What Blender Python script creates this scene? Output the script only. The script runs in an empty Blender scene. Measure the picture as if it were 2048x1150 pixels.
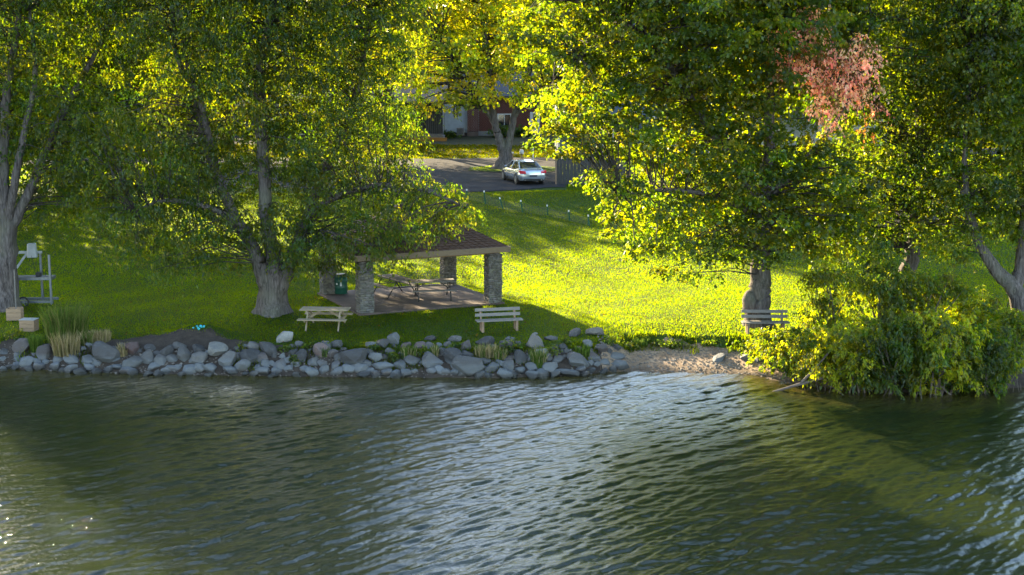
import bpy, bmesh, math, random
import numpy as np
from mathutils import Vector, Matrix, Euler

R = math.radians
rs = np.random.RandomState
random.seed(7)
scn = bpy.context.scene
COL = scn.collection

# ------------------------------------------------------------------ camera
F = 2730.0                       # focal length in pixels of a 2048 px wide frame
PITCH = math.atan(455.0 / F)
HC = 11.1                        # drone height above the lake
cam_d = bpy.data.cameras.new('camera')
cam_d.sensor_width = 36.0
cam_d.lens = F / 2048.0 * 36.0
cam_d.clip_start = 0.5
cam_d.clip_end = 3000.0
cam = bpy.data.objects.new('camera', cam_d)
COL.objects.link(cam)
cam.location = (0, 0, HC)
cam.rotation_euler = (R(90) - PITCH, 0, 0)
scn.camera = cam

# ------------------------------------------------------------------ light
SUN_EL = R(19.0)
SUN_DIR = Vector((0.53, -0.848, 0)).normalized()      # horizontal travel of the light
w = bpy.data.worlds.new('World')
scn.world = w
w.use_nodes = True
nt = w.node_tree
bg = nt.nodes['Background']
sky = nt.nodes.new('ShaderNodeTexSky')
sky.sky_type = 'NISHITA'
sky.sun_disc = False
sky.sun_elevation = SUN_EL
# rotation 0 puts the sun at +Y and it turns towards +X
sky.sun_rotation = math.atan2(-SUN_DIR.x, -SUN_DIR.y)
sky.air_density = 1.0
sky.dust_density = 0.7
sky.ozone_density = 1.0
nt.links.new(sky.outputs[0], bg.inputs[0])
bg.inputs[1].default_value = 0.115
sd = bpy.data.lights.new('sun', 'SUN')
sd.energy = 5.0
sd.angle = R(0.53)
sd.color = (1.0, 0.82, 0.52)
sun = bpy.data.objects.new('sun', sd)
COL.objects.link(sun)
ldir = Vector((SUN_DIR.x * math.cos(SUN_EL), SUN_DIR.y * math.cos(SUN_EL), -math.sin(SUN_EL)))
sun.rotation_euler = ldir.to_track_quat('-Z', 'Y').to_euler()
sun.location = (-60, 120, 60)
vs = scn.view_settings
vs.view_transform = 'Standard'
vs.look = 'None'
vs.exposure = 3.1
vs.gamma = 1.0
vs.use_curve_mapping = False
scn.cycles.max_bounces = 6
scn.cycles.diffuse_bounces = 3
scn.cycles.glossy_bounces = 3
scn.cycles.transmission_bounces = 4
scn.cycles.sample_clamp_indirect = 6.0

# ------------------------------------------------------------------ geometry of the view -> places
CP, SP = math.cos(PITCH), math.sin(PITCH)
def ray(px, py):
    u = (px - 1024.0) / F; v = (py - 575.0) / F
    return u, CP - v * SP, -(SP + v * CP)
def at_z(px, py, z):
    a, b, c = ray(px, py); t = (z - HC) / c
    return Vector((a * t, b * t, z))
def at_y(px, py, Y):
    a, b, c = ray(px, py); t = Y / b
    return Vector((a * t, Y, HC + c * t))

SHP = [(-400, 742), (0, 737), (200, 745), (400, 750), (700, 754), (1000, 756), (1150, 751), (1215, 743), (1300, 743), (1400, 745),
       (1500, 748), (1570, 764), (1700, 780), (1850, 786), (2048, 774), (2500, 750)]
_sh = [at_z(a, b, 0.0) for a, b in SHP]
SHX = np.array([-900.] + [p.x for p in _sh] + [900.]); SHY = np.array([_sh[0].y + 5] + [p.y for p in _sh] + [_sh[-1].y])
def shore(x): return np.interp(x, SHX, SHY)
def sstep(a, b, x):
    t = np.clip((x - a) / (b - a), 0, 1); return t * t * (3 - 2 * t)
PY = [40, 50, 54, 60, 66, 74, 82, 86, 90, 108, 137, 200, 400, 1500]
PZ = [0.80, 0.90, 1.10, 1.20, 1.50, 2.20, 2.90, 3.12, 3.2, 3.4, 3.85, 5.0, 7, 12]
SHELTER = (-4.36, 57.0)
def height(x, y):
    x = np.asarray(x, float); y = np.asarray(y, float)
    s = y - shore(x)
    land = np.interp(y, PY, PZ)
    land = land + 0.05 * np.sin(x * .35 + 1) * np.sin(y * .3) * sstep(2, 6, s) + .012 * np.sin(x * 1.7 + y) * np.sin(y * 2.1 - x * .6)
    # low bank in front of the parked car
    land = land + 0.38 * np.exp(-((x - 3.5) / 5.0) ** 2 - ((y - 82.0) / 2.2) ** 2)
    land = land + 0.7 * sstep(12, 22, x) * sstep(58, 75, y)
    # soil mound at the shore
    land = land + 0.42 * np.exp(-((x + 11.7) / 1.0) ** 2 - ((y - 50.3) / .55) ** 2)
    d = np.hypot(x - SHELTER[0], y - SHELTER[1])
    k = 1 - sstep(4.2, 6.5, d)
    land = land * (1 - k) + 1.10 * k
    b = sstep(3.2, 4.6, x) * (1 - sstep(9.6, 11, x))     # beach
    rock = np.interp(s, [-6, -2, -.3, 0, .3, 1.0, 1.7], [-1.6, -.9, -.25, 0., .25, .78, 1.0])
    bch = np.interp(s, [-6, -2, 0, 1.0, 2.3, 2.75, 4.0], [-1.2, -.5, 0., .22, .50, .86, 1.0])
    bank = rock * (1 - b) + bch * b
    f = np.where(s < 4, np.minimum(bank, 1.0), 1.0)
    out = np.where(bank < 1.0, bank * land, land)
    return np.where(s <= 0, bank, out)
def hz(x, y): return float(height(x, y))
def G(px, py):
    """place on the ground seen at a picture point"""
    a, b, c = ray(px, py)
    t = np.arange(40.0, 220.0, 0.02)
    z = HC + c * t
    g = np.maximum(height(a * t, b * t), 0.0)
    i = int(np.argmax(z <= g))
    return Vector((a * t[i], b * t[i], float(g[i])))

# ------------------------------------------------------------------ object helpers
def tag(o, label=None, cat=None, group=None, kind=None):
    if label: o['label'] = label
    if cat: o['category'] = cat
    if group: o['group'] = group
    if kind: o['kind'] = kind
    return o
def empty(name, loc, rz=0.0, label=None, cat=None, group=None):
    o = bpy.data.objects.new(name, None); COL.objects.link(o)
    o.location = loc; o.rotation_euler = (0, 0, rz)
    o.empty_display_size = .3
    return tag(o, label, cat, group)
def mesh_np(name, V, faces_flat, nper, mat=None, parent=None, smooth=False, col=None, link=True):
    """V (n,3); faces_flat ints; nper verts per face (int)"""
    me = bpy.data.meshes.new(name)
    V = np.ascontiguousarray(V, dtype=np.float32); F_ = np.ascontiguousarray(faces_flat, dtype=np.int32).ravel()
    nf = len(F_) // nper
    me.vertices.add(len(V)); me.vertices.foreach_set('co', V.ravel())
    me.loops.add(len(F_)); me.loops.foreach_set('vertex_index', F_)
    me.polygons.add(nf); me.polygons.foreach_set('loop_start', np.arange(0, len(F_), nper, dtype=np.int32))
    me.update(calc_edges=True)
    if smooth: me.polygons.foreach_set('use_smooth', np.ones(nf, dtype=bool))
    if col is not None:
        a = me.color_attributes.new('tint', 'FLOAT_COLOR', 'POINT')
        c = np.ones((len(V), 4), dtype=np.float32); c[:, :3] = col
        a.data.foreach_set('color', c.ravel())
    if mat: me.materials.append(mat)
    o = bpy.data.objects.new(name, me)
    if link: COL.objects.link(o)
    if parent: o.parent = parent
    return o
class MB:
    """collects boxes and tubes into one mesh"""
    def __init__(s): s.v = []; s.f = []
    def add(s, v, f):
        n = len(s.v); s.v += [tuple(p) for p in v]; s.f += [tuple(i + n for i in q) for q in f]; return s
    def box(s, c, d, rot=None, taper=None):
        hx, hy, h = d[0] / 2, d[1] / 2, d[2] / 2
        pts = []
        for z in (-1, 1):
            k = 1 if (z < 0 or taper is None) else taper
            for x, y in ((-1, -1), (1, -1), (1, 1), (-1, 1)): pts.append(Vector((x * hx * k, y * hy * k, z * h)))
        if rot is not None:
            m = rot if isinstance(rot, Matrix) else Euler(rot).to_matrix()
            pts = [m @ p for p in pts]
        pts = [p + Vector(c) for p in pts]
        return s.add(pts, [(0, 3, 2, 1), (4, 5, 6, 7), (0, 1, 5, 4), (1, 2, 6, 5), (2, 3, 7, 6), (3, 0, 4, 7)])
    def bar(s, a, b, w_, h_):
        a = Vector(a); b = Vector(b); d = b - a
        m = d.to_track_quat('X', 'Z').to_matrix()
        return s.box((a + b) / 2, (d.length, w_, h_), m)
    def tube(s, pts, rad, n=8, caps=True):
        pts = [Vector(p) for p in pts]
        if not hasattr(rad, '__len__'): rad = [rad] * len(pts)
        vs_ = []; fs = []
        for i, p in enumerate(pts):
            t = (pts[min(i + 1, len(pts) - 1)] - pts[max(i - 1, 0)]).normalized()
            q = t.to_track_quat('Z', 'Y')
            for k in range(n):
                a = 2 * math.pi * k / n
                vs_.append(p + q @ Vector((math.cos(a) * rad[i], math.sin(a) * rad[i], 0)))
        for i in range(len(pts) - 1):
            for k in range(n):
                k2 = (k + 1) % n
                fs.append((i * n + k, i * n + k2, (i + 1) * n + k2, (i + 1) * n + k))
        if caps:
            fs.append(tuple(range(n))[::-1]); fs.append(tuple((len(pts) - 1) * n + k for k in range(n)))
        return s.add(vs_, fs)
    def build(s, name, mat=None, parent=None, smooth=False, bevel=0.0):
        me = bpy.data.meshes.new(name); me.from_pydata([tuple(p) for p in s.v], [], s.f); me.update()
        if bevel > 0:
            bm = bmesh.new(); bm.from_mesh(me)
            bmesh.ops.bevel(bm, geom=list(bm.edges), offset=bevel, segments=1, affect='EDGES', clamp_overlap=True)
            bm.to_mesh(me); bm.free()
        if smooth:
            for p in me.polygons: p.use_smooth = True
        if mat: me.materials.append(mat)
        o = bpy.data.objects.new(name, me); COL.objects.link(o)
        if parent: o.parent = parent
        return o
def copy_tree(o, parent=None):
    c = o.copy(); COL.objects.link(c); c.parent = parent
    for ch in list(o.children): copy_tree(ch, c)
    return c

# ------------------------------------------------------------------ materials
class NT:
    def __init__(s, name):
        s.m = bpy.data.materials.new(name); s.m.use_nodes = True
        s.t = s.m.node_tree; s.t.nodes.clear()
        s.out = s.t.nodes.new('ShaderNodeOutputMaterial')
    def n(s, typ, **kw):
        nd = s.t.nodes.new(typ)
        for k, v in kw.items():
            if k.startswith('i_'):
                key = k[2:]; key = int(key) if key.isdigit() else key.replace('_', ' ')
                nd.inputs[key].default_value = v
            else: setattr(nd, k, v)
        return nd
    def l(s, a, b): s.t.links.new(a, b)
    def ramp(s, fac, stops, interp='LINEAR'):
        r = s.n('ShaderNodeValToRGB'); r.color_ramp.interpolation = interp
        e = r.color_ramp.elements
        while len(e) < len(stops): e.new(0.5)
        for i, (p, c) in enumerate(stops):
            e[i].position = p; e[i].color = (c[0], c[1], c[2], 1) if hasattr(c, '__len__') else (c, c, c, 1)
        s.l(fac, r.inputs[0]); return r.outputs[0]
    def noise(s, vec, scale, detail=4, rough=.55, dist=0.0):
        nd = s.n('ShaderNodeTexNoise'); nd.inputs['Scale'].default_value = scale; nd.inputs['Detail'].default_value = detail
        nd.inputs['Roughness'].default_value = rough; nd.inputs['Distortion'].default_value = dist
        if vec is not None: s.l(vec, nd.inputs['Vector'])
        return nd.outputs[0]
    def mapping(s, vec, scale=(1, 1, 1), rot=(0, 0, 0)):
        m = s.n('ShaderNodeMapping'); m.inputs['Scale'].default_value = scale; m.inputs['Rotation'].default_value = rot
        s.l(vec, m.inputs['Vector']); return m.outputs[0]
    def mix(s, fac, a, b, mode='MIX'):
        m = s.n('ShaderNodeMix', data_type='RGBA', blend_type=mode)
        for val, idx in ((fac, 0), (a, 6), (b, 7)):
            if isinstance(val, bpy.types.NodeSocket): s.l(val, m.inputs[idx])
            elif idx == 0: m.inputs[0].default_value = val
            else: m.inputs[idx].default_value = (val[0], val[1], val[2], 1)
        return m.outputs[2]
    def pos(s): return s.n('ShaderNodeNewGeometry').outputs['Position']
    def obj(s): return s.n('ShaderNodeTexCoord').outputs['Object']
    def bump(s, h, strength=.4, dist=.02, prev=None):
        b = s.n('ShaderNodeBump'); b.inputs['Strength'].default_value = strength; b.inputs['Distance'].default_value = dist
        s.l(h, b.inputs['Height'])
        if prev is not None: s.l(prev, b.inputs['Normal'])
        return b.outputs[0]
    def finish(s, col, rough=.8, normal=None, metallic=0.0, spec=.3, coat=0.0):
        p = s.n('ShaderNodeBsdfPrincipled')
        if isinstance(col, bpy.types.NodeSocket): s.l(col, p.inputs['Base Color'])
        else: p.inputs['Base Color'].default_value = (*col, 1)
        if isinstance(rough, bpy.types.NodeSocket): s.l(rough, p.inputs['Roughness'])
        else: p.inputs['Roughness'].default_value = rough
        p.inputs['Metallic'].default_value = metallic; p.inputs['Specular IOR Level'].default_value = spec
        p.inputs['Coat Weight'].default_value = coat
        if normal is not None: s.l(normal, p.inputs['Normal'])
        s.l(p.outputs[0], s.out.inputs[0]); return s.m
def simple(name, col, rough=.7, var=.25, scale=8, metallic=0, spec=.3, bump=.2, stretch=(1, 1, 1), coat=0):
    t = NT(name); v = t.mapping(t.obj(), stretch)
    n = t.noise(v, scale, 5, .6)
    lo = tuple(c * (1 - var) for c in col); hi = tuple(min(1, c * (1 + var)) for c in col)
    c = t.ramp(n, [(.3, lo), (.7, hi)])
    return t.finish(c, rough, t.bump(n, bump, .01) if bump else None, metallic, spec, coat)

def leaf_material(name, trans=.5, warm=(1.5, 1.25, .35), gloss=.05, soft=False):
    t = NT(name)
    a = t.n('ShaderNodeAttribute', attribute_name='tint').outputs['Color']
    d = t.n('ShaderNodeBsdfDiffuse'); t.l(a, d.inputs['Color'])
    tr = t.n('ShaderNodeBsdfTranslucent'); t.l(t.mix(1.0, a, warm, 'MULTIPLY'), tr.inputs['Color'])
    if soft:      # many blades share one pixel: blend their normals towards the turf's
        va = t.n('ShaderNodeVectorMath', operation='ADD'); t.l(t.n('ShaderNodeNewGeometry').outputs['Normal'], va.inputs[0]); va.inputs[1].default_value = (0, 0, .48)
        vn = t.n('ShaderNodeVectorMath', operation='NORMALIZE'); t.l(va.outputs[0], vn.inputs[0])
        t.l(vn.outputs[0], d.inputs['Normal']); t.l(vn.outputs[0], tr.inputs['Normal'])
    mx = t.n('ShaderNodeMixShader'); mx.inputs[0].default_value = trans
    t.l(d.outputs[0], mx.inputs[1]); t.l(tr.outputs[0], mx.inputs[2])
    g = t.n('ShaderNodeBsdfGlossy'); g.inputs['Roughness'].default_value = .45; g.inputs['Color'].default_value = (.9, .95, 1, 1)
    m2 = t.n('ShaderNodeMixShader'); m2.inputs[0].default_value = gloss
    t.l(mx.outputs[0], m2.inputs[1]); t.l(g.outputs[0], m2.inputs[2])
    t.l(m2.outputs[0], t.out.inputs[0]); return t.m
M = {}
M['leaf'] = leaf_material('leaf', .58, (5.2, 4.4, .2), .018)
M['grass_blade'] = leaf_material('grass_blade', .62, (46.0, 26.0, .15), .0, True)
M['leaf_red'] = leaf_material('leaf_red', .5, (2.6, 1.9, 1.4), .02)
M['leaf_dry'] = leaf_material('leaf_dry', .4, (1.25, 1.2, .9), .0)

def bark_mat(name, lo, hi):
    t = NT(name); p = t.pos()
    n1 = t.noise(t.mapping(p, (9, 9, 1.3)), 1.6, 6, .65, .6)
    n2 = t.noise(p, .9, 3)
    c = t.ramp(n1, [(.32, lo), (.5, tuple((a + b) / 2 for a, b in zip(lo, hi))), (.68, hi)])
    c = t.mix(t.ramp(n2, [(.45, 0), (.7, .5)]), c, (hi[0] * .8, hi[1] * .95, hi[2] * .7))
    return t.finish(c, .95, t.bump(n1, 1.0, .06), 0, .1)
M['bark'] = bark_mat('bark', (.024, .019, .017), (.155, .13, .118))
M['bark_dark'] = bark_mat('bark_dark', (.018, .014, .012), (.09, .075, .066))

def grass_mat():
    t = NT('lawn'); p = t.pos()
    n1 = t.noise(p, .35, 4); n2 = t.noise(t.mapping(p, (1, .5, 1)), 4.0, 5, .7); n3 = t.noise(p, 25, 3, .7)
    c = t.ramp(n1, [(.35, (.028, .050, .007)), (.65, (.040, .058, .007))])
    c = t.mix(t.ramp(n2, [(.5, 0), (.75, .4)]), c, (.055, .064, .010))
    c = t.mix(t.ramp(n3, [(.3, .3), (.7, 0)]), c, (.02, .045, .008))
    # worn, drier ground with fallen leaves round the houses
    sep = t.n('ShaderNodeSeparateXYZ'); t.l(p, sep.inputs[0])
    mr = t.n('ShaderNodeMapRange'); mr.inputs[1].default_value = 107; mr.inputs[2].default_value = 118; t.l(sep.outputs[1], mr.inputs[0])
    mm = t.n('ShaderNodeMath', operation='MULTIPLY'); t.l(mr.outputs[0], mm.inputs[0]); t.l(t.ramp(n2, [(.3, .6), (.6, 1)]), mm.inputs[1])
    c = t.mix(mm.outputs[0], c, (.036, .030, .017))
    return t.finish(c, .95, t.bump(n3, .8, .03), 0, .1)
M['lawn'] = grass_mat()
def soil_mat():
    t = NT('soil'); p = t.pos()
    n1 = t.noise(p, 3, 5, .7); n2 = t.noise(p, 30, 4, .7)
    c = t.ramp(n1, [(.3, (.025, .019, .015)), (.7, (.065, .05, .038))])
    c = t.mix(t.ramp(n2, [(.55, 0), (.7, .6)]), c, (.11, .09, .07))
    return t.finish(c, .95, t.bump(n2, 1, .03), 0, .1)
M['soil'] = soil_mat()
def beach_mat():
    t = NT('beach'); p = t.pos()
    n1 = t.noise(p, 1.6, 5, .65); n2 = t.noise(p, 22, 5, .75); n3 = t.noise(t.mapping(p, (1, 4, 1)), 4, 5, .75)
    c = t.ramp(n1, [(.3, (.18, .118, .072)), (.7, (.38, .27, .175))])
    c = t.mix(t.ramp(n2, [(.5, 0), (.65, .7)]), c, (.06, .045, .035))
    c = t.mix(t.ramp(n3, [(.56, 0), (.64, .8)]), c, (.065, .034, .02))
    sep = t.n('ShaderNodeSeparateXYZ'); t.l(p, sep.inputs[0])
    wet = t.n('ShaderNodeMapRange'); wet.inputs[1].default_value = .03; wet.inputs[2].default_value = .16; wet.inputs[3].default_value = .8; wet.inputs[4].default_value = 0
    t.l(sep.outputs[2], wet.inputs[0])
    c = t.mix(wet.outputs[0], c, (.055, .035, .02))
    return t.finish(c, .9, t.bump(n2, 1, .05, t.bump(n3, .8, .05)), 0, .2)
M['beach'] = beach_mat()
def asphalt_mat():
    t = NT('asphalt'); p = t.pos()
    n1 = t.noise(t.mapping(p, (.4, 1, 1)), .7, 5, .6); n2 = t.noise(p, 40, 3, .7)
    c = t.ramp(n1, [(.3, (.022, .020, .021)), (.7, (.042, .039, .040))])
    c = t.mix(t.ramp(n2, [(.4, .35), (.7, 0)]), c, (.06, .055, .05))
    return t.finish(c, .95, t.bump(n2, .6, .01), 0, .03)
M['asphalt'] = asphalt_mat()
def rock_mat():
    t = NT('fieldstone'); p = t.pos(); oi = t.n('ShaderNodeObjectInfo')
    ob = t.obj()
    n1 = t.noise(ob, 2.2, 5, .6); n2 = t.noise(ob, 14, 5, .7); n3 = t.noise(t.mapping(ob, (1, 1, 5)), 2.5, 4, .6, .8)
    c = t.mix(t.ramp(n1, [(.3, .0), (.7, .55)]), oi.outputs['Color'], (.08, .08, .08))
    c = t.mix(t.ramp(n2, [(.45, .0), (.75, .5)]), c, (.03, .03, .032))
    c = t.mix(t.ramp(n3, [(.6, .0), (.7, .35)]), c, (.20, .19, .18))
    sep = t.n('ShaderNodeSeparateXYZ'); t.l(p, sep.inputs[0])
    n4 = t.noise(p, 1.1, 4)
    ad = t.n('ShaderNodeMath', operation='MULTIPLY_ADD'); t.l(n4, ad.inputs[0]); ad.inputs[1].default_value = .22; t.l(sep.outputs[2], ad.inputs[2])
    # pale dried lime band above the waterline, dark wet algae under it
    band = t.ramp(ad.outputs[0], [(.0, 0), (.27, 0), (.34, .7), (.54, .5), (.66, .0)])
    c = t.mix(band, c, (.12, .128, .130))
    wet = t.ramp(ad.outputs[0], [(.16, .92), (.29, .0)])
    c = t.mix(wet, c, (.02, .02, .016))
    rg = t.ramp(ad.outputs[0], [(.17, .25), (.29, .85)])
    return t.finish(c, rg, t.bump(n2, .7, .03, t.bump(n1, .6, .08)), 0, .3)
M['rock'] = rock_mat()
def water_mat():
    t = NT('lake_water'); p = t.pos()
    v = t.mapping(p, (1, 1, 1), (0, 0, R(-38)))
    n1 = t.noise(t.mapping(v, (1, 2.6, 1)), 3.2, 3, .6, .3)
    n2 = t.noise(t.mapping(v, (1.9, .8, 1)), 7.0, 4, .7, .6)
    nrm = t.bump(n2, .65, .015, t.bump(n1, .4, .03))
    a = t.n('ShaderNodeAttribute', attribute_name='tint').outputs['Color']
    n3 = t.noise(t.mapping(v, (.35, 1.2, 1)), .8, 3, .6)
    col = t.mix(t.ramp(n3, [(.35, .0), (.7, .3)]), a, (.019, .021, .004))
    m = t.finish(col, .0, nrm, 0, .5)
    pr = [n for n in t.t.nodes if n.type == 'BSDF_PRINCIPLED'][0]
    pr.inputs['IOR'].default_value = 1.333
    return m
M['water'] = water_mat()
M['stone'] = simple('ledge_stone', (.27, .26, .235), .9, .35, 6, bump=.7)
def stone_mat():
    t = NT('ledge_stone'); a = t.n('ShaderNodeAttribute', attribute_name='tint').outputs['Color']
    n = t.noise(t.pos(), 22, 5, .7)
    c = t.mix(t.ramp(n, [(.35, .45), (.7, 0)]), a, (.10, .095, .085))
    return t.finish(c, .95, t.bump(n, .7, .02), 0, .2)
M['stone'] = stone_mat()
M['concrete'] = simple('concrete', (.092, .064, .050), .9, .3, 1.5, bump=.15)
M['shingle'] = simple('shingle', (.060, .032, .020), .9, .35, 5, bump=.5)
M['fascia'] = simple('fascia_paint', (.16, .115, .075), .7, .2, 5, bump=.1, stretch=(1, 1, 6))
M['beam'] = simple('beam_wood', (.16, .10, .06), .8, .3, 3)
M['wood_new'] = simple('pine_wood', (.22, .17, .105), .75, .22, 6, stretch=(1, 8, 8))
M['wood_grey'] = simple('weathered_wood', (.13, .115, .10), .85, .25, 6, stretch=(1, 8, 8))
M['wood_slat'] = simple('bench_slat_wood', (.16, .14, .12), .8, .25, 6, stretch=(1, 8, 8))
M['wood_brown'] = simple('brown_wood', (.20, .13, .08), .8, .3, 6)
M['deck_orange'] = simple('cedar_deck', (.24, .11, .025), .75, .2, 6, stretch=(1, 8, 8))
M['crate'] = simple('crate_wood', (.26, .17, .10), .8, .2, 6, stretch=(1, 1, 6))
M['metal_dark'] = simple('dark_steel', (.035, .032, .03), .5, .2, 12, .6, .5, bump=.05)
M['metal_grey'] = simple('galvanised_steel', (.12, .13, .14), .45, .2, 12, .7, .5, bump=.05)
M['metal_white'] = simple('white_enamel', (.26, .27, .27), .4, .12, 6, 0, .5, bump=.03)
M['tyre'] = simple('tyre_rubber', (.02, .02, .02), .85, .1, 8, bump=.1)
M['bin_green'] = simple('bin_green_paint', (.006, .055, .036), .45, .2, 6, 0, .4, bump=.05)
M['post_green'] = simple('fence_post_paint', (.02, .085, .05), .7, .2, 6)
M['post_tip'] = simple('fence_post_tip', (.75, .70, .6), .6, .1, 6, bump=0)
M['white'] = simple('white_paint', (.46, .45, .43), .6, .1, 6, bump=.03)
M['siding'] = simple('white_siding', (.36, .37, .36), .6, .12, 3, bump=.03)
M['siding_dark'] = simple('navy_siding', (.028, .035, .055), .6, .2, 3, bump=.03)
M['siding_blue'] = simple('slate_blue_siding', (.05, .075, .11), .6, .2, 3, bump=.03)
M['siding_grey'] = simple('grey_siding', (.18, .165, .15), .7, .2, 3, bump=.03)
M['brick'] = simple('red_brick', (.095, .03, .021), .9, .4, 14, bump=.3)
M['mortar'] = simple('mortar', (.25, .22, .2), .9, .2, 14, bump=.2)
M['roof'] = simple('asphalt_shingle', (.14, .10, .07), .95, .3, 10, bump=.3)
M['roof_dark'] = simple('dark_shingle', (.05, .05, .055), .95, .3, 10, bump=.3)
M['board'] = simple('grey_board', (.045, .042, .039), .9, .35, 4, stretch=(6, 6, 1))
M['glass'] = simple('window_glass', (.01, .012, .016), .05, .1, 2, 0, .8, bump=0)
M['car_paint'] = simple('silver_paint', (.34, .37, .41), .25, .03, 2, .55, .6, bump=0, coat=1.0)
M['tail'] = simple('tail_lamp', (.45, .015, .03), .15, .1, 5, 0, .6, bump=0)
M['plastic_black'] = simple('black_plastic', (.015, .015, .015), .6, .1, 5, bump=0)
M['teal'] = simple('teal_cloth', (.05, .35, .36), .8, .3, 8)
M['driftwood'] = simple('driftwood', (.10, .078, .062), .9, .4, 5, stretch=(1, 1, 3))

# ================================================================== SETTING
def grid_mesh(name, xs, ys, zf, mat, smooth=True, col=None):
    X, Y = np.meshgrid(xs, ys)
    Z = zf(X, Y)
    V = np.stack([X, Y, Z], -1).reshape(-1, 3)
    nx, ny = len(xs), len(ys)
    i = np.arange(nx - 1); j = np.arange(ny - 1)
    I, J = np.meshgrid(i, j); a = (J * nx + I).ravel()
    Fc = np.stack([a, a + 1, a + 1 + nx, a + nx], -1)
    return mesh_np(name, V, Fc, 4, mat, None, smooth, col(X, Y).reshape(-1, 3) if col else None)
def lines(*segs):
    out = []
    for a, b, st in segs: out += list(np.arange(a, b, st))
    return np.array(sorted(set(np.round(out, 4))))
gx = lines((-900, -100, 100), (-100, -40, 4), (-40, -25, 1.0), (-25, 25, .36), (25, 40, 1.0), (40, 100, 4), (100, 1000, 100))
gy = lines((38, 46, .5), (46, 54, .14), (54, 64, .4), (64, 112, .8), (112, 200, 4), (200, 1500, 100))
ground = grid_mesh('lawn', gx, gy, lambda X, Y: height(X, Y), M['lawn'])
tag(ground, 'green park lawn rising from the lake to the road', None, None, 'structure')

def strip(name, x0, x1, nx, near, far, ny, off, mat, label):
    xs = np.linspace(x0, x1, nx); T = np.linspace(0, 1, ny)
    X = np.repeat(xs[None, :], ny, 0); a = near(xs)[None, :]; b = far(xs)[None, :]
    Y = a + (b - a) * T[:, None]
    Z = height(X, Y) + off
    V = np.stack([X, Y, Z], -1).reshape(-1, 3)
    I, J = np.meshgrid(np.arange(nx - 1), np.arange(ny - 1)); q = (J * nx + I).ravel()
    o = mesh_np(name, V, np.stack([q, q + 1, q + 1 + nx, q + nx], -1), 4, mat, None, True)
    return tag(o, label, None, None, 'structure')
def wob(x, a=.12, f=1.0): return a * np.sin(x * 2.3 * f + 1) + a * .6 * np.sin(x * 5.1 * f + 2) + a * .4 * np.sin(x * 11 * f)
# sand and pebble beach
strip('beach', 3.2, 12.0, 120, lambda x: shore(x) - 1.2,
      lambda x: shore(x) + .2 + 2.35 * np.clip(np.sin(np.clip((x - 3.2) / 6.6, 0, 1) * math.pi), 0, 1) ** .45 + wob(x, .1), 60, .016, M['beach'],
      'pinkish brown sand and pebble beach between the rock wall and the shrubs')
# bare soil along the top of the rock wall, left half
strip('soil_bank', -26, 3.6, 320, lambda x: shore(x) - 1.0,
      lambda x: shore(x) + 1.15 + wob(x, .14) + 1.35 * np.exp(-((x + 12.2) / 2.6) ** 2), 40, .014, M['soil'],
      'dark bare soil between the shore boulders and the lawn')
strip('soil_bank', 9.6, 30, 160, lambda x: shore(x) - 1.0, lambda x: shore(x) + 1.6 + wob(x, .2), 40, .012, M['soil'],
      'dark bare soil of the bank beneath the shoreline thicket')
# street and the parking spur beside it
strip('street', -70, 60, 400, lambda x: 103.2 + .02 * x, lambda x: 108.2 + .02 * x + wob(x, .1, .4), 24, .03, M['asphalt'],
      'grey asphalt street passing in front of the houses')
strip('parking_spur', -20, 3.4, 160, lambda x: 84.2 + 3.0 * (1 - sstep(-20, -6, x)) + 1.9 * sstep(-1, 3.4, x) + wob(x, .08, .5),
      lambda x: 103.25 + .02 * x, 60, .034, M['asphalt'], 'worn asphalt parking spur where the silver car stands')
# grass island between spur and street
strip('grass_island', -3.1, 3.5, 60, lambda x: 96.2 + .9 * ((x - .2) / 3.3) ** 2 + wob(x, .05), lambda x: 101.6 - 1.2 * ((x - .2) / 3.3) ** 2, 16, .07, M['lawn'],
      'low grass island under the yellow maple beside the street')

# ---- the lake
wt = np.concatenate([[-60, -12, -4, -2, -1.3], np.linspace(-1.06, 1.06, 470), [1.3, 2, 4, 12, 60]])
wy = np.concatenate([[-900, -300, -60, 0, 18], np.arange(26, 49.8, .062), [52, 56]])
def waves(X, Y):
    r = rs(4); Z = np.zeros_like(X)
    ph0 = R(128)                                    # direction the wavelets travel along
    bend = .018 * (X + 3)
    for k in range(90):
        lam = .17 * (1.25 / .17) ** r.rand()
        a = ph0 + r.normal(0, .22 + .35 * max(0, 1 - lam / .6))
        kx, ky = math.cos(a) * 2 * math.pi / lam, math.sin(a) * 2 * math.pi / lam
        amp = .0027 * lam ** .38
        env = .62 + .62 * np.sin(X * r.uniform(-.5, .5) + Y * r.uniform(-.5, .5) + r.rand() * 6)
        Z += amp * env * np.sin(kx * (X + bend * Y * .12) + ky * Y + r.rand() * 6.28)
    wl = Y * .385 + .4
    fade = (1 - sstep(1.0, 1.05, np.abs(X) / wl)) * sstep(26, 28, Y) * (.45 + .55 * (1 - sstep(-1.5, 0, Y - shore(X))))
    return Z * 1.25 * fade
def wcol(X, Y):
    s = shore(X) - Y
    k = np.clip(1 - s / 3.0, 0, 1)[..., None]
    deep = np.array([.0095, .0145, .0050]); shal = np.array([.050, .038, .010])
    return deep * (1 - k) + shal * k
WTt, WY = np.meshgrid(wt, wy)
WX = WTt * (np.clip(WY, 24, 60) * .385 + .4)
WZ = waves(WX, WY)
nwx, nwy = len(wt), len(wy)
I_, J_ = np.meshgrid(np.arange(nwx - 1), np.arange(nwy - 1)); q_ = (J_ * nwx + I_).ravel()
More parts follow.
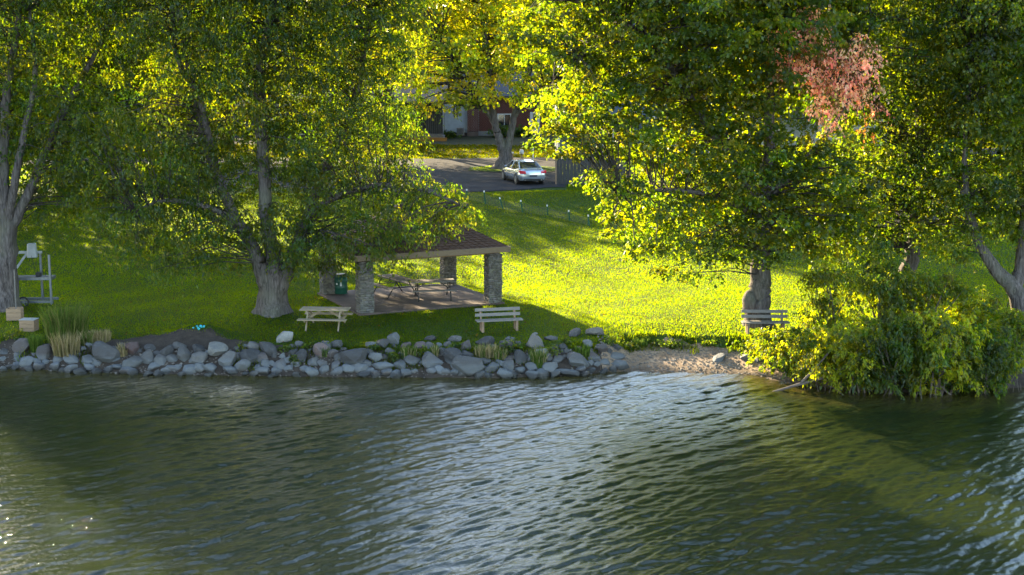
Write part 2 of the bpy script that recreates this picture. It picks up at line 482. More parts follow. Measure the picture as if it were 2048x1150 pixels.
lake = mesh_np('lake_water', np.stack([WX, WY, WZ], -1).reshape(-1, 3), np.stack([q_, q_ + 1, q_ + 1 + nwx, q_ + nwx], -1), 4, M['water'], None, True, wcol(WX, WY).reshape(-1, 3))
tag(lake, 'rippled green lake water', None, None, 'structure')

# ================================================================== FOLIAGE TOOLS
PAL = {
 'green':   [(.040, .076, .012), (.052, .086, .014), (.070, .094, .014), (.032, .062, .012)],
 'olive':   [(.055, .088, .012), (.070, .098, .012), (.045, .080, .012), (.090, .098, .012)],
 'yellow':  [(.15, .185, .010), (.165, .185, .010), (.12, .165, .010), (.18, .175, .012)],
 'lime':    [(.070, .110, .012), (.090, .125, .013), (.055, .098, .012), (.120, .135, .014)],
 'deep':    [(.032, .062, .010), (.042, .074, .012), (.055, .084, .014), (.026, .052, .01)],
 'red':     [(.70, .40, .28), (.74, .50, .32), (.66, .50, .26), (.58, .24, .20)],
 'autumn':  [(.20, .11, .02), (.24, .09, .02), (.14, .12, .02), (.17, .13, .02)],
}
for _k in ('green', 'olive', 'lime', 'deep', 'autumn'): PAL[_k] = [tuple(c * .72 for c in t) for t in PAL[_k]]
def leaf_mesh(name, P, T, size, wid, r, pal, clump_id=None, mat=None, parent=None, up=.35, alt=None, tri=False):
    """P points, T tip directions: one folded leaf at each point"""
    n = len(P)
    T = T / (np.linalg.norm(T, axis=1, keepdims=True) + 1e-9)
    N = r.normal(0, 1, (n, 3)); N[:, 2] += up * 3
    S = np.cross(T, N); S /= (np.linalg.norm(S, axis=1, keepdims=True) + 1e-9)
    N = np.cross(S, T)
    L = (size * r.uniform(.65, 1.3, n))[:, None]
    fold = r.uniform(-.05, .22, n)[:, None]
    V = np.empty((n, 4, 3), np.float32)
    V[:, 0] = P
    V[:, 1] = P + T * L * .48 + S * L * wid * .5 + N * L * fold
    V[:, 2] = P + T * L - N * L * r.uniform(0, .25, n)[:, None]
    V[:, 3] = P + T * L * .48 - S * L * wid * .5 + N * L * fold
    b = np.arange(n)[:, None] * 4
    Fc = np.concatenate([b + [[0, 1, 2]], b + [[0, 2, 3]]], 1).reshape(-1, 3)
    if tri:
        V = V[:, [0, 1, 3]] + (V[:, [2]] - V[:, [0]]) * np.array([0, .25, .25])[None, :, None]; Fc = np.arange(n * 3)
    pal_ = np.array(PAL[pal]); C = pal_[r.randint(0, len(pal_), n)]
    if clump_id is not None:
        k = clump_id.max() + 1
        cm = r.uniform(.62, 1.38, (k, 1)) * np.ones((1, 3)); cm[:, 0] *= r.uniform(.8, 1.25, k)
        C = C * cm[clump_id]
        if alt is not None:                      # some sprays have turned colour
            sel = (r.rand(k) < alt[1])[clump_id]; pa = np.array(PAL[alt[0]])
            C[sel] = pa[r.randint(0, len(pa), n)][sel]
    C = C * r.uniform(.86, 1.14, (n, 1))
    o = mesh_np(name, V.reshape(-1, 3), Fc, 3, mat or M['leaf'], parent, False, np.repeat(C, 3 if tri else 4, 0))
    tag(o, None, None, None, 'stuff')
    return o
def spray_points(C, rad, r, per, flat=.55, droop=.25, sprigs=14):
    """C clump centres (k,3), rad (k,). Leaves along short sprigs radiating from each clump."""
    k = len(C)
    ns = k * sprigs; cid = np.repeat(np.arange(k), sprigs)
    d = r.normal(0, 1, (ns, 3)); d[:, 2] = d[:, 2] * .8 + .15; d /= np.linalg.norm(d, axis=1, keepdims=True)
    d[:, 2] *= flat
    Ls = rad[cid] * r.uniform(.75, 1.15, ns)
    per_s = max(2, per // sprigs)
    sid = np.repeat(np.arange(ns), per_s)
    t = r.uniform(.22, 1.05, len(sid)) ** .75
    Pp = C[cid[sid]] + d[sid] * (Ls[sid] * t)[:, None]
    Pp[:, 2] -= droop * rad[cid[sid]] * t ** 2
    Pp += r.normal(0, 1, Pp.shape) * (rad[cid[sid]] * .085)[:, None]
    T = d[sid] * .7 + r.normal(0, .6, Pp.shape); T[:, 2] -= .35 + droop
    return Pp, T, cid[sid]
def fill_ellipsoids(ells, r, spacing):
    """clump centres through ellipsoids (cx,cy,cz,rx,ry,rz); denser towards the outside"""
    pts = []
    for e in ells:
        cx, cy, cz, rx, ry, rz = e
        vol = 4.19 * rx * ry * rz
        want = int(vol / spacing ** 3 * 1.25); tries = 0; mine = []
        while len(mine) < want and tries < want * 12:
            tries += 1
            d = r.normal(0, 1, 3); d /= np.linalg.norm(d)
            q = r.rand() ** .42
            p = np.array([cx, cy, cz]) + d * q * np.array([rx, ry, rz]) * r.uniform(.88, 1.1)
            if p[2] < .8: continue
            if pts:
                A = np.array(pts[-900:]); 
                if np.min(((A - p) ** 2).sum(1)) < (spacing * .78) ** 2: continue
            pts.append(p); mine.append(p)
    return np.array(pts)
def E(px, py, Y, rxp, rzp, ry):
    p = at_y(px, py, Y); s = F / (Y / CP)
    return (p.x, Y, p.z, rxp / s, ry, rzp / s)
def tube_np(poly, rad, n, r, rough=.08, flare=None):
    """irregular tube along a smoothed polyline; returns verts, quads"""
    P = np.array([tuple(p) for p in poly], float); rad = np.array(rad, float)
    m = max(4, int(np.linalg.norm(np.diff(P, axis=0), axis=1).sum() / .28))
    m = min(m, 60)
    t0 = np.linspace(0, 1, len(P)); t = np.linspace(0, 1, m)
    # Catmull-Rom
    Pe = np.vstack([2 * P[0] - P[1], P, 2 * P[-1] - P[-2]])
    u = t * (len(P) - 1); i = np.minimum(u.astype(int), len(P) - 2); f = (u - i)[:, None]
    p0, p1, p2, p3 = Pe[i], Pe[i + 1], Pe[i + 2], Pe[i + 3]
    Q = .5 * (2 * p1 + (p2 - p0) * f + (2 * p0 - 5 * p1 + 4 * p2 - p3) * f ** 2 + (3 * p1 - p0 - 3 * p2 + p3) * f ** 3)
    rr = np.interp(t, t0, rad)
    Q[1:-1] += r.normal(0, 1, Q[1:-1].shape) * rr[1:-1, None] * .09
    Tn = np.gradient(Q, axis=0); Tn /= np.linalg.norm(Tn, axis=1, keepdims=True)
    ref = np.array([0.13, 1, .07]); A = np.cross(Tn, ref); A /= np.linalg.norm(A, axis=1, keepdims=True); B = np.cross(Tn, A)
    th = np.arange(n) * 2 * math.pi / n
    prof = 1 + rough * np.sin(th * 3 + r.rand() * 6) + rough * .8 * np.sin(th * 5 + r.rand() * 6) + rough * .5 * np.sin(th * 8 + r.rand() * 6)
    RR = rr[:, None] * prof[None, :] * (1 + r.normal(0, rough * .25, (m, n)))
    if flare:
        h = Q[:, 2] - Q[0, 2]; fl = 1 + flare * np.exp(-h / .28)
        RR = RR * (1 + (fl[:, None] - 1) * (.6 + .55 * np.sin(th * 4 + 1)[None, :]))
    V = Q[:, None, :] + RR[..., None] * (np.cos(th)[None, :, None] * A[:, None, :] + np.sin(th)[None, :, None] * B[:, None, :])
    a = (np.arange(m - 1)[:, None] * n + np.arange(n)[None, :]).ravel()
    b = (np.arange(m - 1)[:, None] * n + ((np.arange(n) + 1) % n)[None, :]).ravel()
    return V.reshape(-1, 3), np.stack([a, b, b + n, a + n], -1), Q, rr
def join_np(parts):
    Vs, Fs, n = [], [], 0
    for v, f in parts: Vs.append(v); Fs.append(f + n); n += len(v)
    return np.vstack(Vs), np.vstack(Fs)
def make_tree(name, label, group, base, trunk, limbs, ells, spacing, crad, per, leaf, seed, pal, wid=.75, flat=.55, droop=.25,
              bark='bark', flare=.5, alt=None, twig=.030, cat='tree', tri=False, trunk_sides=20, up=.6):
    r = rs(seed)
    root = empty(name, base, 0, label, cat, group)
    off = np.array([base[0], base[1], base[2]])
    sk = []
    v, f, Q, rr = tube_np(trunk[0], trunk[1], trunk_sides, r, .07, flare)
    mesh_np('trunk', v - off, f, 4, M[bark], root, True); sk.append((Q, rr))
    for poly, rad in limbs:
        v, f, Q, rr = tube_np(poly, rad, 12, r, .05)
        mesh_np('limb', v - off, f, 4, M[bark], root, True); sk.append((Q, rr))
    C = fill_ellipsoids(ells, r, spacing)
    SQ = np.vstack([q for q, _ in sk]); SR = np.concatenate([a for _, a in sk])
    parts = []
    hi = SQ[:, 2] > base[2] + .22 * (C[:, 2].max() - base[2]) * .5
    cand = SQ[hi] if hi.any() else SQ
    for c in C:
        d = np.linalg.norm(cand - c, axis=1) + np.maximum(0, cand[:, 2] - c[2]) * 1.2
        j = int(np.argmin(d)); a = cand[j]
        if d[j] < .3: continue
        mid = (a + c) / 2 + np.array([0, 0, .12 * d[j]]) + r.normal(0, .06, 3) * d[j]
        q1 = (a * .6 + mid * .4) + r.normal(0, .03, 3) * d[j]
        rb = min(twig * (.5 + d[j] * .25), .12)
        P = np.array([a, q1, mid, c]); RR = np.array([rb, rb * .8, rb * .6, rb * .25])
        Tn = np.gradient(P, axis=0); Tn /= np.linalg.norm(Tn, axis=1, keepdims=True) + 1e-9
        A = np.cross(Tn, [.3, .9, .2]); A /= np.linalg.norm(A, axis=1, keepdims=True) + 1e-9; B = np.cross(Tn, A)
        th = np.arange(4) * math.pi / 2
        V = P[:, None] + RR[:, None, None] * (np.cos(th)[None, :, None] * A[:, None] + np.sin(th)[None, :, None] * B[:, None])
        ia = (np.arange(3)[:, None] * 4 + np.arange(4)[None, :]).ravel(); ib = (np.arange(3)[:, None] * 4 + ((np.arange(4) + 1) % 4)[None, :]).ravel()
        parts.append((V.reshape(-1, 3), np.stack([ia, ib, ib + 4, ia + 4], -1)))
    if parts:
        v, f = join_np(parts)
        b = mesh_np('branches', v - off, f, 4, M['bark_dark'], root, True); b['kind'] = 'stuff'
    rad = crad * r.uniform(.75, 1.25, len(C))
    P, T, cid = spray_points(C, rad, r, per, flat, droop)
    high = P[:, 2] > HC + .046 * P[:, 1] + 1.0            # out of sight from the lake side: fewer, larger leaves
    keep = ~high | (r.rand(len(P)) < .46)
    P, T, cid = P[keep], T[keep], cid[keep]
    leaf_mesh('crown', P - off, T, leaf * np.where(high[keep], 1.55, 1.0), wid, r, pal, cid, None, root, up, alt, tri)
    return root, sk
NL = 0

# ================================================================== TREES
# --- big silver maple at left of the shelter
g = G(545, 626); Y2 = g.y
def q(px, py, dy=0, Y=None): 
    p = at_y(px, py, (Y if Y else Y2) + dy); return (p.x, p.y, p.z)
b2 = (g.x, g.y, g.z - .15)
make_tree('silver_maple', 'large grey trunked maple with drooping dark green crown beside the shelter', 'big shade trees on the lawn', b2,
    ([(g.x, g.y, g.z - .2), q(547, 585), q(549, 548), q(549, 510)], [.64, .54, .46, .30]),
    [([q(536, 580, -.1), q(522, 535, -.25), q(506, 495, -.3), q(474, 440, 0), q(430, 340, .4), q(395, 220, .5), q(370, 90, .5), q(335, -60, .5)], [.34, .30, .26, .22, .19, .16, .13, .08]),
     ([q(549, 560), q(545, 500), q(533, 440, .1), q(528, 340, .2), q(522, 240, .1), q(520, 150, 0), q(540, 40, .1), q(575, -100, .2)], [.36, .32, .26, .24, .22, .2, .15, .07]),
     ([q(556, 585, -.1), q(576, 545, -.2), q(590, 500, -.2), q(612, 440, .5), q(650, 340, 1.), q(700, 230, 1.2), q(730, 100, 1.2), q(745, -60, 1)], [.3, .27, .25, .2, .16, .14, .11, .05]),
     ([q(590, 460, .3), q(660, 400, 0), q(760, 370, -.6), q(860, 385, -1), q(930, 415, -1.2)], [.16, .13, .1, .07, .03]),
     ([q(430, 340, .4), q(400, 200, -.3), q(360, 130, -.6), q(345, 40, -.6), q(350, -40, -.6)], [.15, .13, .1, .08, .05]),
     ([q(500, 460, -.1), q(430, 420, -.8), q(340, 400, -1.2), q(270, 420, -1.5)], [.14, .11, .08, .04])],
    [E(520, -70, Y2 + .6, 330, 300, 5.0), E(330, 330, Y2 - .3, 130, 150, 3.0), E(420, 450, Y2 - .5, 120, 80, 2.2), E(760, 420, Y2 - .6, 165, 85, 2.0),
     E(600, 455, Y2 - .5, 110, 75, 2.0), E(690, 270, Y2 + .3, 150, 110, 3.0), E(500, 300, Y2 + 1.5, 120, 90, 2.0), E(900, 412, Y2 - 1.3, 60, 20, .9), E(830, 392, Y2 - 1.7, 110, 36, .9), E(640, 490, Y2 - 2.0, 85, 42, 1.0), E(745, 478, Y2 - 2.2, 75, 34, .9), E(790, 438, Y2 - 2.0, 75, 32, .9), E(270, 440, Y2 - 1.0, 70, 75, 1.3), E(235, 320, Y2 - .6, 100, 120, 1.8), E(370, 520, Y2 - 1.2, 85, 30, 1.0)],
    .94, .68, 116, .15, 21, 'green', .46, .5, .75, alt=('olive', .42))
# --- tree cut by the left edge
g = G(14, 618); Y1 = g.y
def q1(px, py, dy=0): return q(px, py, dy, Y1)
make_tree('silver_maple', 'tall forked maple at the left edge behind the boat lift', 'big shade trees on the lawn', (g.x, g.y, g.z - .15),
    ([(g.x, g.y, g.z - .2), q1(14, 560), q1(12, 500), q1(15, 440)], [.55, .42, .40, .36]),
    [([q1(14, 470), q1(8, 380, .1), q1(8, 280, .1), q1(15, 170, 0), q1(35, 60, 0), q1(50, -80, .1)], [.28, .22, .2, .17, .13, .06]),
     ([q1(20, 460), q1(60, 380, 0), q1(95, 290, .2), q1(140, 200, .5), q1(200, 90, .8), q1(240, 0, .8)], [.24, .18, .16, .13, .09, .05]),
     ([q1(12, 470), q1(30, 360, -.4), q1(50, 260, -.6), q1(70, 150, -.6), q1(60, 20, -.6)], [.2, .15, .12, .1, .06])],
    [E(40, -40, Y1 + .8, 210, 210, 4.0), E(110, 180, Y1 + 1.2, 120, 130, 2.6), E(130, 370, Y1 + 1.3, 90, 90, 1.8), E(-60, 250, Y1 + 1.5, 110, 200, 3), E(160, 270, Y1 - .6, 80, 110, 1.5)],
    .95, .70, 125, .15, 31, 'green', .5, .5, .6, alt=('olive', .3))
# --- maple at the right of the lawn with a burl on its trunk
g = G(1518, 652); Y4 = g.y
def q4(px, py, dy=0): return q(px, py, dy, Y4)
maple, _ = make_tree('sugar_maple', 'broad yellow green maple with a burl on its trunk behind the far bench', 'big shade trees on the lawn', (g.x, g.y, g.z - .15),
    ([(g.x, g.y, g.z - .2), q4(1518, 600), q4(1522, 550), q4(1525, 480), q4(1530, 400, .2), q4(1538, 300, .3), q4(1540, 180, .3), q4(1545, 50, .3), q4(1550, -120, .3)],
     [.50, .42, .38, .33, .27, .22, .18, .13, .05]),
    [([q4(1526, 420, .1), q4(1470, 330, 0), q4(1400, 230, -.3), q4(1362, 170, -.5), q4(1310, 90, -.6), q4(1240, 40, -.6), q4(1150, 0, -.6)], [.22, .19, .16, .14, .11, .08, .05]),
     ([q4(1330, 120, -.5), q4(1290, 92, -.8), q4(1215, 85, -1), q4(1160, 110, -1.2)], [.11, .08, .06, .03]),
     ([q4(1380, 190, -.4), q4(1370, 120, 0), q4(1365, 40, .2), q4(1350, -60, .3)], [.12, .1, .08, .05]),
     ([q4(1528, 440, .1), q4(1450, 400, -.6), q4(1350, 380, -1.2), q4(1240, 390, -1.6)], [.16, .12, .08, .04]),
     ([q4(1530, 400, .2), q4(1600, 330, 0), q4(1660, 260, 0), q4(1720, 160, 0)], [.15, .12, .09, .05])],
    [E(1400, -20, Y4 + .4, 310, 230, 5.0), E(1220, 220, Y4 - .8, 135, 95, 2.6), E(1130, 265, Y4 - 1.2, 60, 45, 1.4), E(1330, 440, Y4 - 1.0, 125, 75, 2.2),
     E(1420, 290, Y4 + .5, 150, 120, 3.5), E(1500, 430, Y4 - .6, 120, 85, 2.2), E(1640, 380, Y4, 120, 130, 2.8), E(1400, 520, Y4 - 1.3, 70, 35, 1.2), E(1230, 360, Y4 - 1.4, 60, 50, 1.4), E(1100, 60, Y4 - .6, 80, 60, 1.6)],
    .94, .66, 122, .15, 41, 'lime', .85, .42, .35, alt=('green', .34))
bm = bmesh.new(); bmesh.ops.create_icosphere(bm, subdivisions=3, radius=1)
for v in bm.verts:
    v.co = Vector((v.co.x * .30, v.co.y * .34, v.co.z * .52)) * (1 + .08 * math.sin(v.co.x * 9) * math.cos(v.co.z * 7 + 1))
me = bpy.data.meshes.new('burl'); bm.to_mesh(me); bm.free(); me.materials.append(M['bark'])
for p in me.polygons: p.use_smooth = True
bo = bpy.data.objects.new('burl', me); COL.objects.link(bo); bo.parent = maple; bp = at_y(1500, 606, Y4 - .12)
bo.location = (bp.x - g.x, bp.y - g.y, bp.z - g.z + .15)
# --- dark tree right of it, with a reddened side
g = G(1828, 648); g.y += 3.2; Y7 = g.y; g.z = hz(g.x, g.y)
def q7(px, py, dy=0): return q(px, py, dy, Y7)
dk, _ = make_tree('maple_tree', 'dark green tree with a salmon red branch behind the shoreline thicket', 'big shade trees on the lawn', (g.x, g.y, g.z - .15),
    ([(g.x, g.y, g.z - .2), q7(1822, 520), q7(1838, 400), q7(1842, 280), q7(1840, 150), q7(1842, 20), q7(1840, -150)], [.38, .3, .26, .22, .18, .13, .05]),
    [([q7(1836, 330), q7(1780, 240, -.4), q7(1720, 150, -.8), q7(1690, 60, -1)], [.15, .12, .09, .05]),
     ([q7(1840, 300), q7(1900, 210, -.3), q7(1950, 120, -.6), q7(1990, 20, -.8)], [.15, .12, .09, .05])],
    [E(1820, 20, Y7, 240, 260, 4.2), E(1800, 330, Y7 - .3, 140, 130, 3), E(1700, 430, Y7 - .3, 110, 90, 2.2), E(1900, 400, Y7 + .4, 120, 90, 2.2)],
    .96, .72, 100, .155, 51, 'deep', .6, .45, .6, alt=('lime', .4))
r = rs(77)
Cr = fill_ellipsoids([E(1601, 104, Y7 - 5.3, 62, 62, 1.0), E(1676, 144, Y7 - 5.3, 70, 60, 1.0), E(1556, 69, Y7 - 5.3, 30, 22, .5), E(1626, 44, Y7 - 5.3, 26, 45, .5), E(1656, 204, Y7 - 5.3, 30, 45, .6), E(1731, 99, Y7 - 5.3, 28, 30, .6), E(1740, 210, Y7 - 4.2, 25, 45, .5)], r, .52)
P, T, cid = spray_points(Cr, .42 * r.uniform(.8, 1.2, len(Cr)), r, 40, .7, .9, 10)
off7 = np.array([g.x, g.y, g.z - .15])
rf = leaf_mesh('red_foliage', P - off7, T, .13, .6, r, 'red', cid, M['leaf_red'], dk, .3, alt=('autumn', .3))
rf['label'] = 'salmon red and orange turned leaves'
tb = MB(); 
for c in Cr[::2]: tb.tube([Vector(q7(1720, 190, -2.6)) - Vector(off7), (Vector(c) - Vector(off7) + Vector(q7(1720, 190, -2.6)) - Vector(off7)) / 2 + Vector((0, 0, .2)), Vector(c) - Vector(off7)], [.05, .03, .01], 4, False)
tb.tube([Vector(q7(1838, 300, 0)) - Vector(off7), Vector(q7(1780, 230, -.8)) - Vector(off7), Vector(q7(1720, 190, -2.6)) - Vector(off7)], [.12, .09, .06], 8, False)
tb.build('limb', M['bark_dark'], dk, True)
# --- leaning tree at the right edge
g = G(2044, 652); Y5 = g.y
def q5(px, py, dy=0): return q(px, py, dy, Y5)
make_tree('maple_tree', 'leaning forked tree at the right edge of the lawn', 'big shade trees on the lawn', (g.x, g.y, g.z - .15),
    ([(g.x, g.y, g.z - .2), q5(2040, 610), q5(2020, 570), q5(1990, 540), q5(1965, 500), q5(1945, 450), q5(1925, 380, .2)], [.5, .34, .3, .24, .19, .17, .12]),
    [([q5(2028, 590), q5(2040, 540, .1), q5(2046, 470, .2), q5(2060, 350, .2), q5(2070, 200, .2), q5(2060, 40, .2)], [.26, .22, .2, .18, .14, .08]),
     ([q5(1945, 450), q5(1930, 340, .3), q5(1935, 220, .4), q5(1950, 90, .4)], [.14, .11, .08, .05])],
    [E(2030, 60, Y5 + .4, 180, 250, 4.0), E(1960, 380, Y5 - .2, 110, 75, 2.0), E(2080, 330, Y5, 110, 150, 3.0), E(1900, 470, Y5 - .5, 70, 55, 1.4)],
    .94, .70, 100, .155, 61, 'green', .65, .45, .5, alt=('lime', .4))
# --- yellow maple behind the car
g = G(1005, 337); g.y = 98.8; g.x = (1005 - 1024) / F * g.y / CP; g.z = hz(g.x, g.y); Y3 = g.y
def q3(px, py, dy=0): return q(px, py, dy, Y3)
make_tree('yellow_maple', 'golden yellow maple with a double trunk behind the silver car', 'trees near the street', (g.x, g.y, g.z - .1),
    ([(g.x, g.y, g.z - .2), q3(1010, 315), q3(1012, 295)], [.62, .46, .44]),
    [([q3(1009, 315), q3(1000, 280), q3(990, 250), q3(985, 200), q3(978, 120), q3(960, 20), q3(930, -80)], [.34, .3, .27, .24, .2, .15, .06]),
     ([q3(1014, 305), q3(1022, 265, .2), q3(1030, 225, .2), q3(1045, 180, .3), q3(1075, 100, .4), q3(1110, 0, .4)], [.3, .25, .22, .18, .13, .06]),
     ([q3(992, 255), q3(975, 225), q3(955, 190, -.4), q3(920, 130, -.8), q3(880, 80, -1)], [.2, .15, .12, .09, .05]),
     ([q3(1028, 235, .2), q3(1050, 205, -.4), q3(1090, 165, -.8), q3(1140, 120, -1)], [.16, .12, .09, .05])],
    [E(950, -40, Y3 + .5, 190, 110, 6.0), E(885, 110, Y3 - 1, 95, 65, 3.5), E(1040, 90, Y3 - .5, 120, 75, 4.0), E(960, 60, Y3 + 1, 120, 90, 4), E(1160, 130, Y3, 90, 80, 3.5), E(850, 200, Y3 - 1, 50, 30, 1.8),
     E(920, 190, Y3 - 1.2, 60, 32, 1.8), E(1060, 170, Y3 - 1.2, 50, 35, 1.8), E(1150, 20, Y3, 110, 80, 4), E(975, 165, Y3 - 1.6, 75, 34, 2.0), E(850, 150, Y3 - 1.2, 60, 50, 2.0)],
    1.4, 1.15, 70, .24, 71, 'yellow', .8, .5, .35, alt=('lime', .3), twig=.06)

def auto_tree(name, label, group, px, Y, ztop, rad_m, zbot, seed, pal, spacing=1.9, crad=1.6, per=70, leaf=.34, alt=None, bark='bark_dark', lean=0, ry=None, kind='round', x=None, trunk_r=.3):
    rr_ = rs(seed + 1000)
    if x is None: x = (px - 1024) / F * Y / CP
    z0 = hz(x, Y); top = ztop
    ry = ry or rad_m * .85
    trunk = ([(x, Y, z0 - .2), (x + lean * .2, Y, z0 + (top - z0) * .25), (x + lean * .5, Y, z0 + (top - z0) * .5), (x + lean, Y, z0 + (top - z0) * .9)], [trunk_r * 1.3, trunk_r, trunk_r * .75, trunk_r * .15])
    limbs = []
    for k in range(4 if kind == 'round' else 0):
        a = rr_.rand() * 6.28; h = z0 + (top - z0) * rr_.uniform(.2, .42); L = rad_m * rr_.uniform(.5, .8)
        limbs.append(([(x + lean * .25, Y, h), (x + math.cos(a) * L * .45, Y + math.sin(a) * L * .45, h + (top - h) * .3), (x + math.cos(a) * L, Y + math.sin(a) * L, h + (top - h) * .65)], [trunk_r * .6, trunk_r * .42, trunk_r * .12]))
    cz = (top + zbot) / 2; hh = (top - zbot) / 2
    if kind == 'round':
        ells = [(x + lean * .6, Y, cz + hh * .15, rad_m, ry, hh * .9), (x - rad_m * .55, Y - ry * .3, zbot + hh * .55, rad_m * .6, ry * .6, hh * .5), (x + rad_m * .55, Y - ry * .2, zbot + hh * .65, rad_m * .6, ry * .6, hh * .55)]
    else:
        ells = [(x, Y, zbot + hh * 2 * t, rad_m * (1 - t) + .5, rad_m * (1 - t) + .5, hh * .22) for t in (.08, .25, .42, .6, .78, .92)]
    return make_tree(name, label, group, (x, Y, z0 - .1), trunk, limbs, ells, spacing, crad, per, leaf, seed, pal, .75, .6, .35, bark, .3, alt, .07, tri=True, trunk_sides=12)
MG = 'trees along the street behind the lawn'
auto_tree('street_tree', 'olive tree with grey stems on the street verge left of the big maple', MG, 300, 113, 21, 6.4, 5.5, 101, 'lime', alt=('yellow', .5), lean=1)
auto_tree('street_tree', 'golden lit tree seen through the gap over the main trunk', MG, 470, 116, 21.5, 6.4, 8, 102, 'yellow', alt=('lime', .4), lean=-1)
auto_tree('street_tree', 'yellowing tree with leaning stems left of the porch house', MG, 640, 113, 21, 6.2, 8, 103, 'yellow', alt=('lime', .45), lean=2)
auto_tree('street_tree', 'bright yellow tree whose crown hangs over the porch house', MG, 770, 117, 16.8, 4.6, 9.5, 104, 'yellow', alt=('lime', .35), lean=1)
auto_tree('spruce_tree', 'dark spruce standing in front of the porch house', MG, 772, 121, 12.5, 3.2, 4.6, 105, 'deep', 1.3, 1.05, 80, .24, kind='cone')
auto_tree('street_tree', 'dark olive tree behind the tree at the left edge', MG, 120, 126, 20, 6.0, 4.8, 106, 'green', alt=('olive', .5))
auto_tree('street_tree', 'green tree behind the left edge of the lawn', MG, -60, 92, 18, 6.2, 4.5, 107, 'green', alt=('olive', .4))
auto_tree('street_tree', 'lime tree behind the dark blue house roof', MG, 1300, 122, 20, 6.5, 9, 108, 'lime', alt=('green', .4))
auto_tree('street_tree', 'deep green tree behind the broad right maple', MG, 1480, 112, 19, 6.5, 5.5, 109, 'green', alt=('lime', .35))
auto_tree('street_tree', 'olive tree behind the salmon red branch', MG, 1680, 104, 20.5, 6.2, 5.5, 110, 'olive', alt=('green', .5))
auto_tree('street_tree', 'dark tree behind the right edge of the thicket', MG, 1880, 98, 20, 6.5, 6.0, 111, 'deep', alt=('lime', .3))
auto_tree('street_tree', 'green tree rising behind the leaning right tree', MG, 2080, 94, 19, 6.2, 6.0, 112, 'green', alt=('lime', .3))
auto_tree('shade_tree', 'green tree on the far left lawn behind the lift frame', MG, 0, 74, 17.5, 4.6, 5.0, 113, 'green', alt=('olive', .4), x=-28.5, spacing=1.5, crad=1.3, per=210, leaf=.36)
auto_tree('shade_tree', 'olive tree on the left lawn behind the large maple', MG, 0, 83, 17.5, 4.4, 7.4, 114, 'olive', alt=('green', .4), x=-21, spacing=1.7, crad=1.3, per=80, leaf=.34)
auto_tree('shade_tree', 'green tree beyond the left edge of the lawn', MG, 0, 80, 18, 4.8, 4.5, 115, 'green', alt=('olive', .4), x=-36, spacing=1.6, crad=1.3, per=190, leaf=.36)
auto_tree('shade_tree', 'dense green tree between the lift frame tree and the street trees', MG, 0, 79, 18, 5.2, 6.0, 116, 'green', alt=('olive', .4), x=-26, spacing=1.6, crad=1.3, per=190, leaf=.36)
BG = 'tall trees behind the houses'
bl = ['tall golden tree behind the far left houses', 'tall olive tree behind the left houses', 'tall yellow tree behind the porch house', 'tall amber tree behind the white sided house',
      'tall lime tree behind the brick chimney', 'tall lime tree behind the dark blue house', 'tall green tree far behind the broad maple', 'tall green tree far behind the salmon branch', 'tall dark tree far behind the right thicket', 'tall olive tree beyond the left lawn']
for i, (px, Y, zt, pal, al) in enumerate([(180, 150, 21, 'yellow', 'lime'), (420, 156, 21, 'yellow', 'lime'), (640, 150, 21, 'yellow', 'lime'), (850, 152, 21, 'yellow', 'lime'), (1050, 154, 21, 'lime', 'yellow'),
                                   (1250, 150, 21, 'lime', 'green'), (1460, 152, 21, 'lime', 'green'), (1680, 150, 21, 'green', 'lime'), (1920, 148, 21, 'green', 'deep'), (-60, 148, 21, 'olive', 'green')]):
    auto_tree('background_tree', bl[i], BG, px, Y, zt, 7.6, 5.5, 200 + i, pal, 2.9, 2.5, 62, .60, (al, .4), ry=5)
# far woods
r = rs(5)
n = 30000
P = np.stack([r.uniform(-120, 120, n), r.uniform(172, 190, n), 4 + r.rand(n) * (17 + 4 * np.sin(r.uniform(0, 1, n) * 0))], -1)
P[:, 2] += 3.5 * np.sin(P[:, 0] * .21) * (P[:, 2] - 4) / 17
T = r.normal(0, 1, P.shape); T[:, 2] -= .5
cidw = ((P[:, 0] + 120) / 6).astype(int) * 4 + (P[:, 2] / 7).astype(int)
fw = leaf_mesh('far_woods', P, T, 1.5, .8, r, 'green', cidw, alt=('olive', .4), tri=True); tag(fw, 'green wooded belt closing the view far behind the houses', None, None, 'stuff')

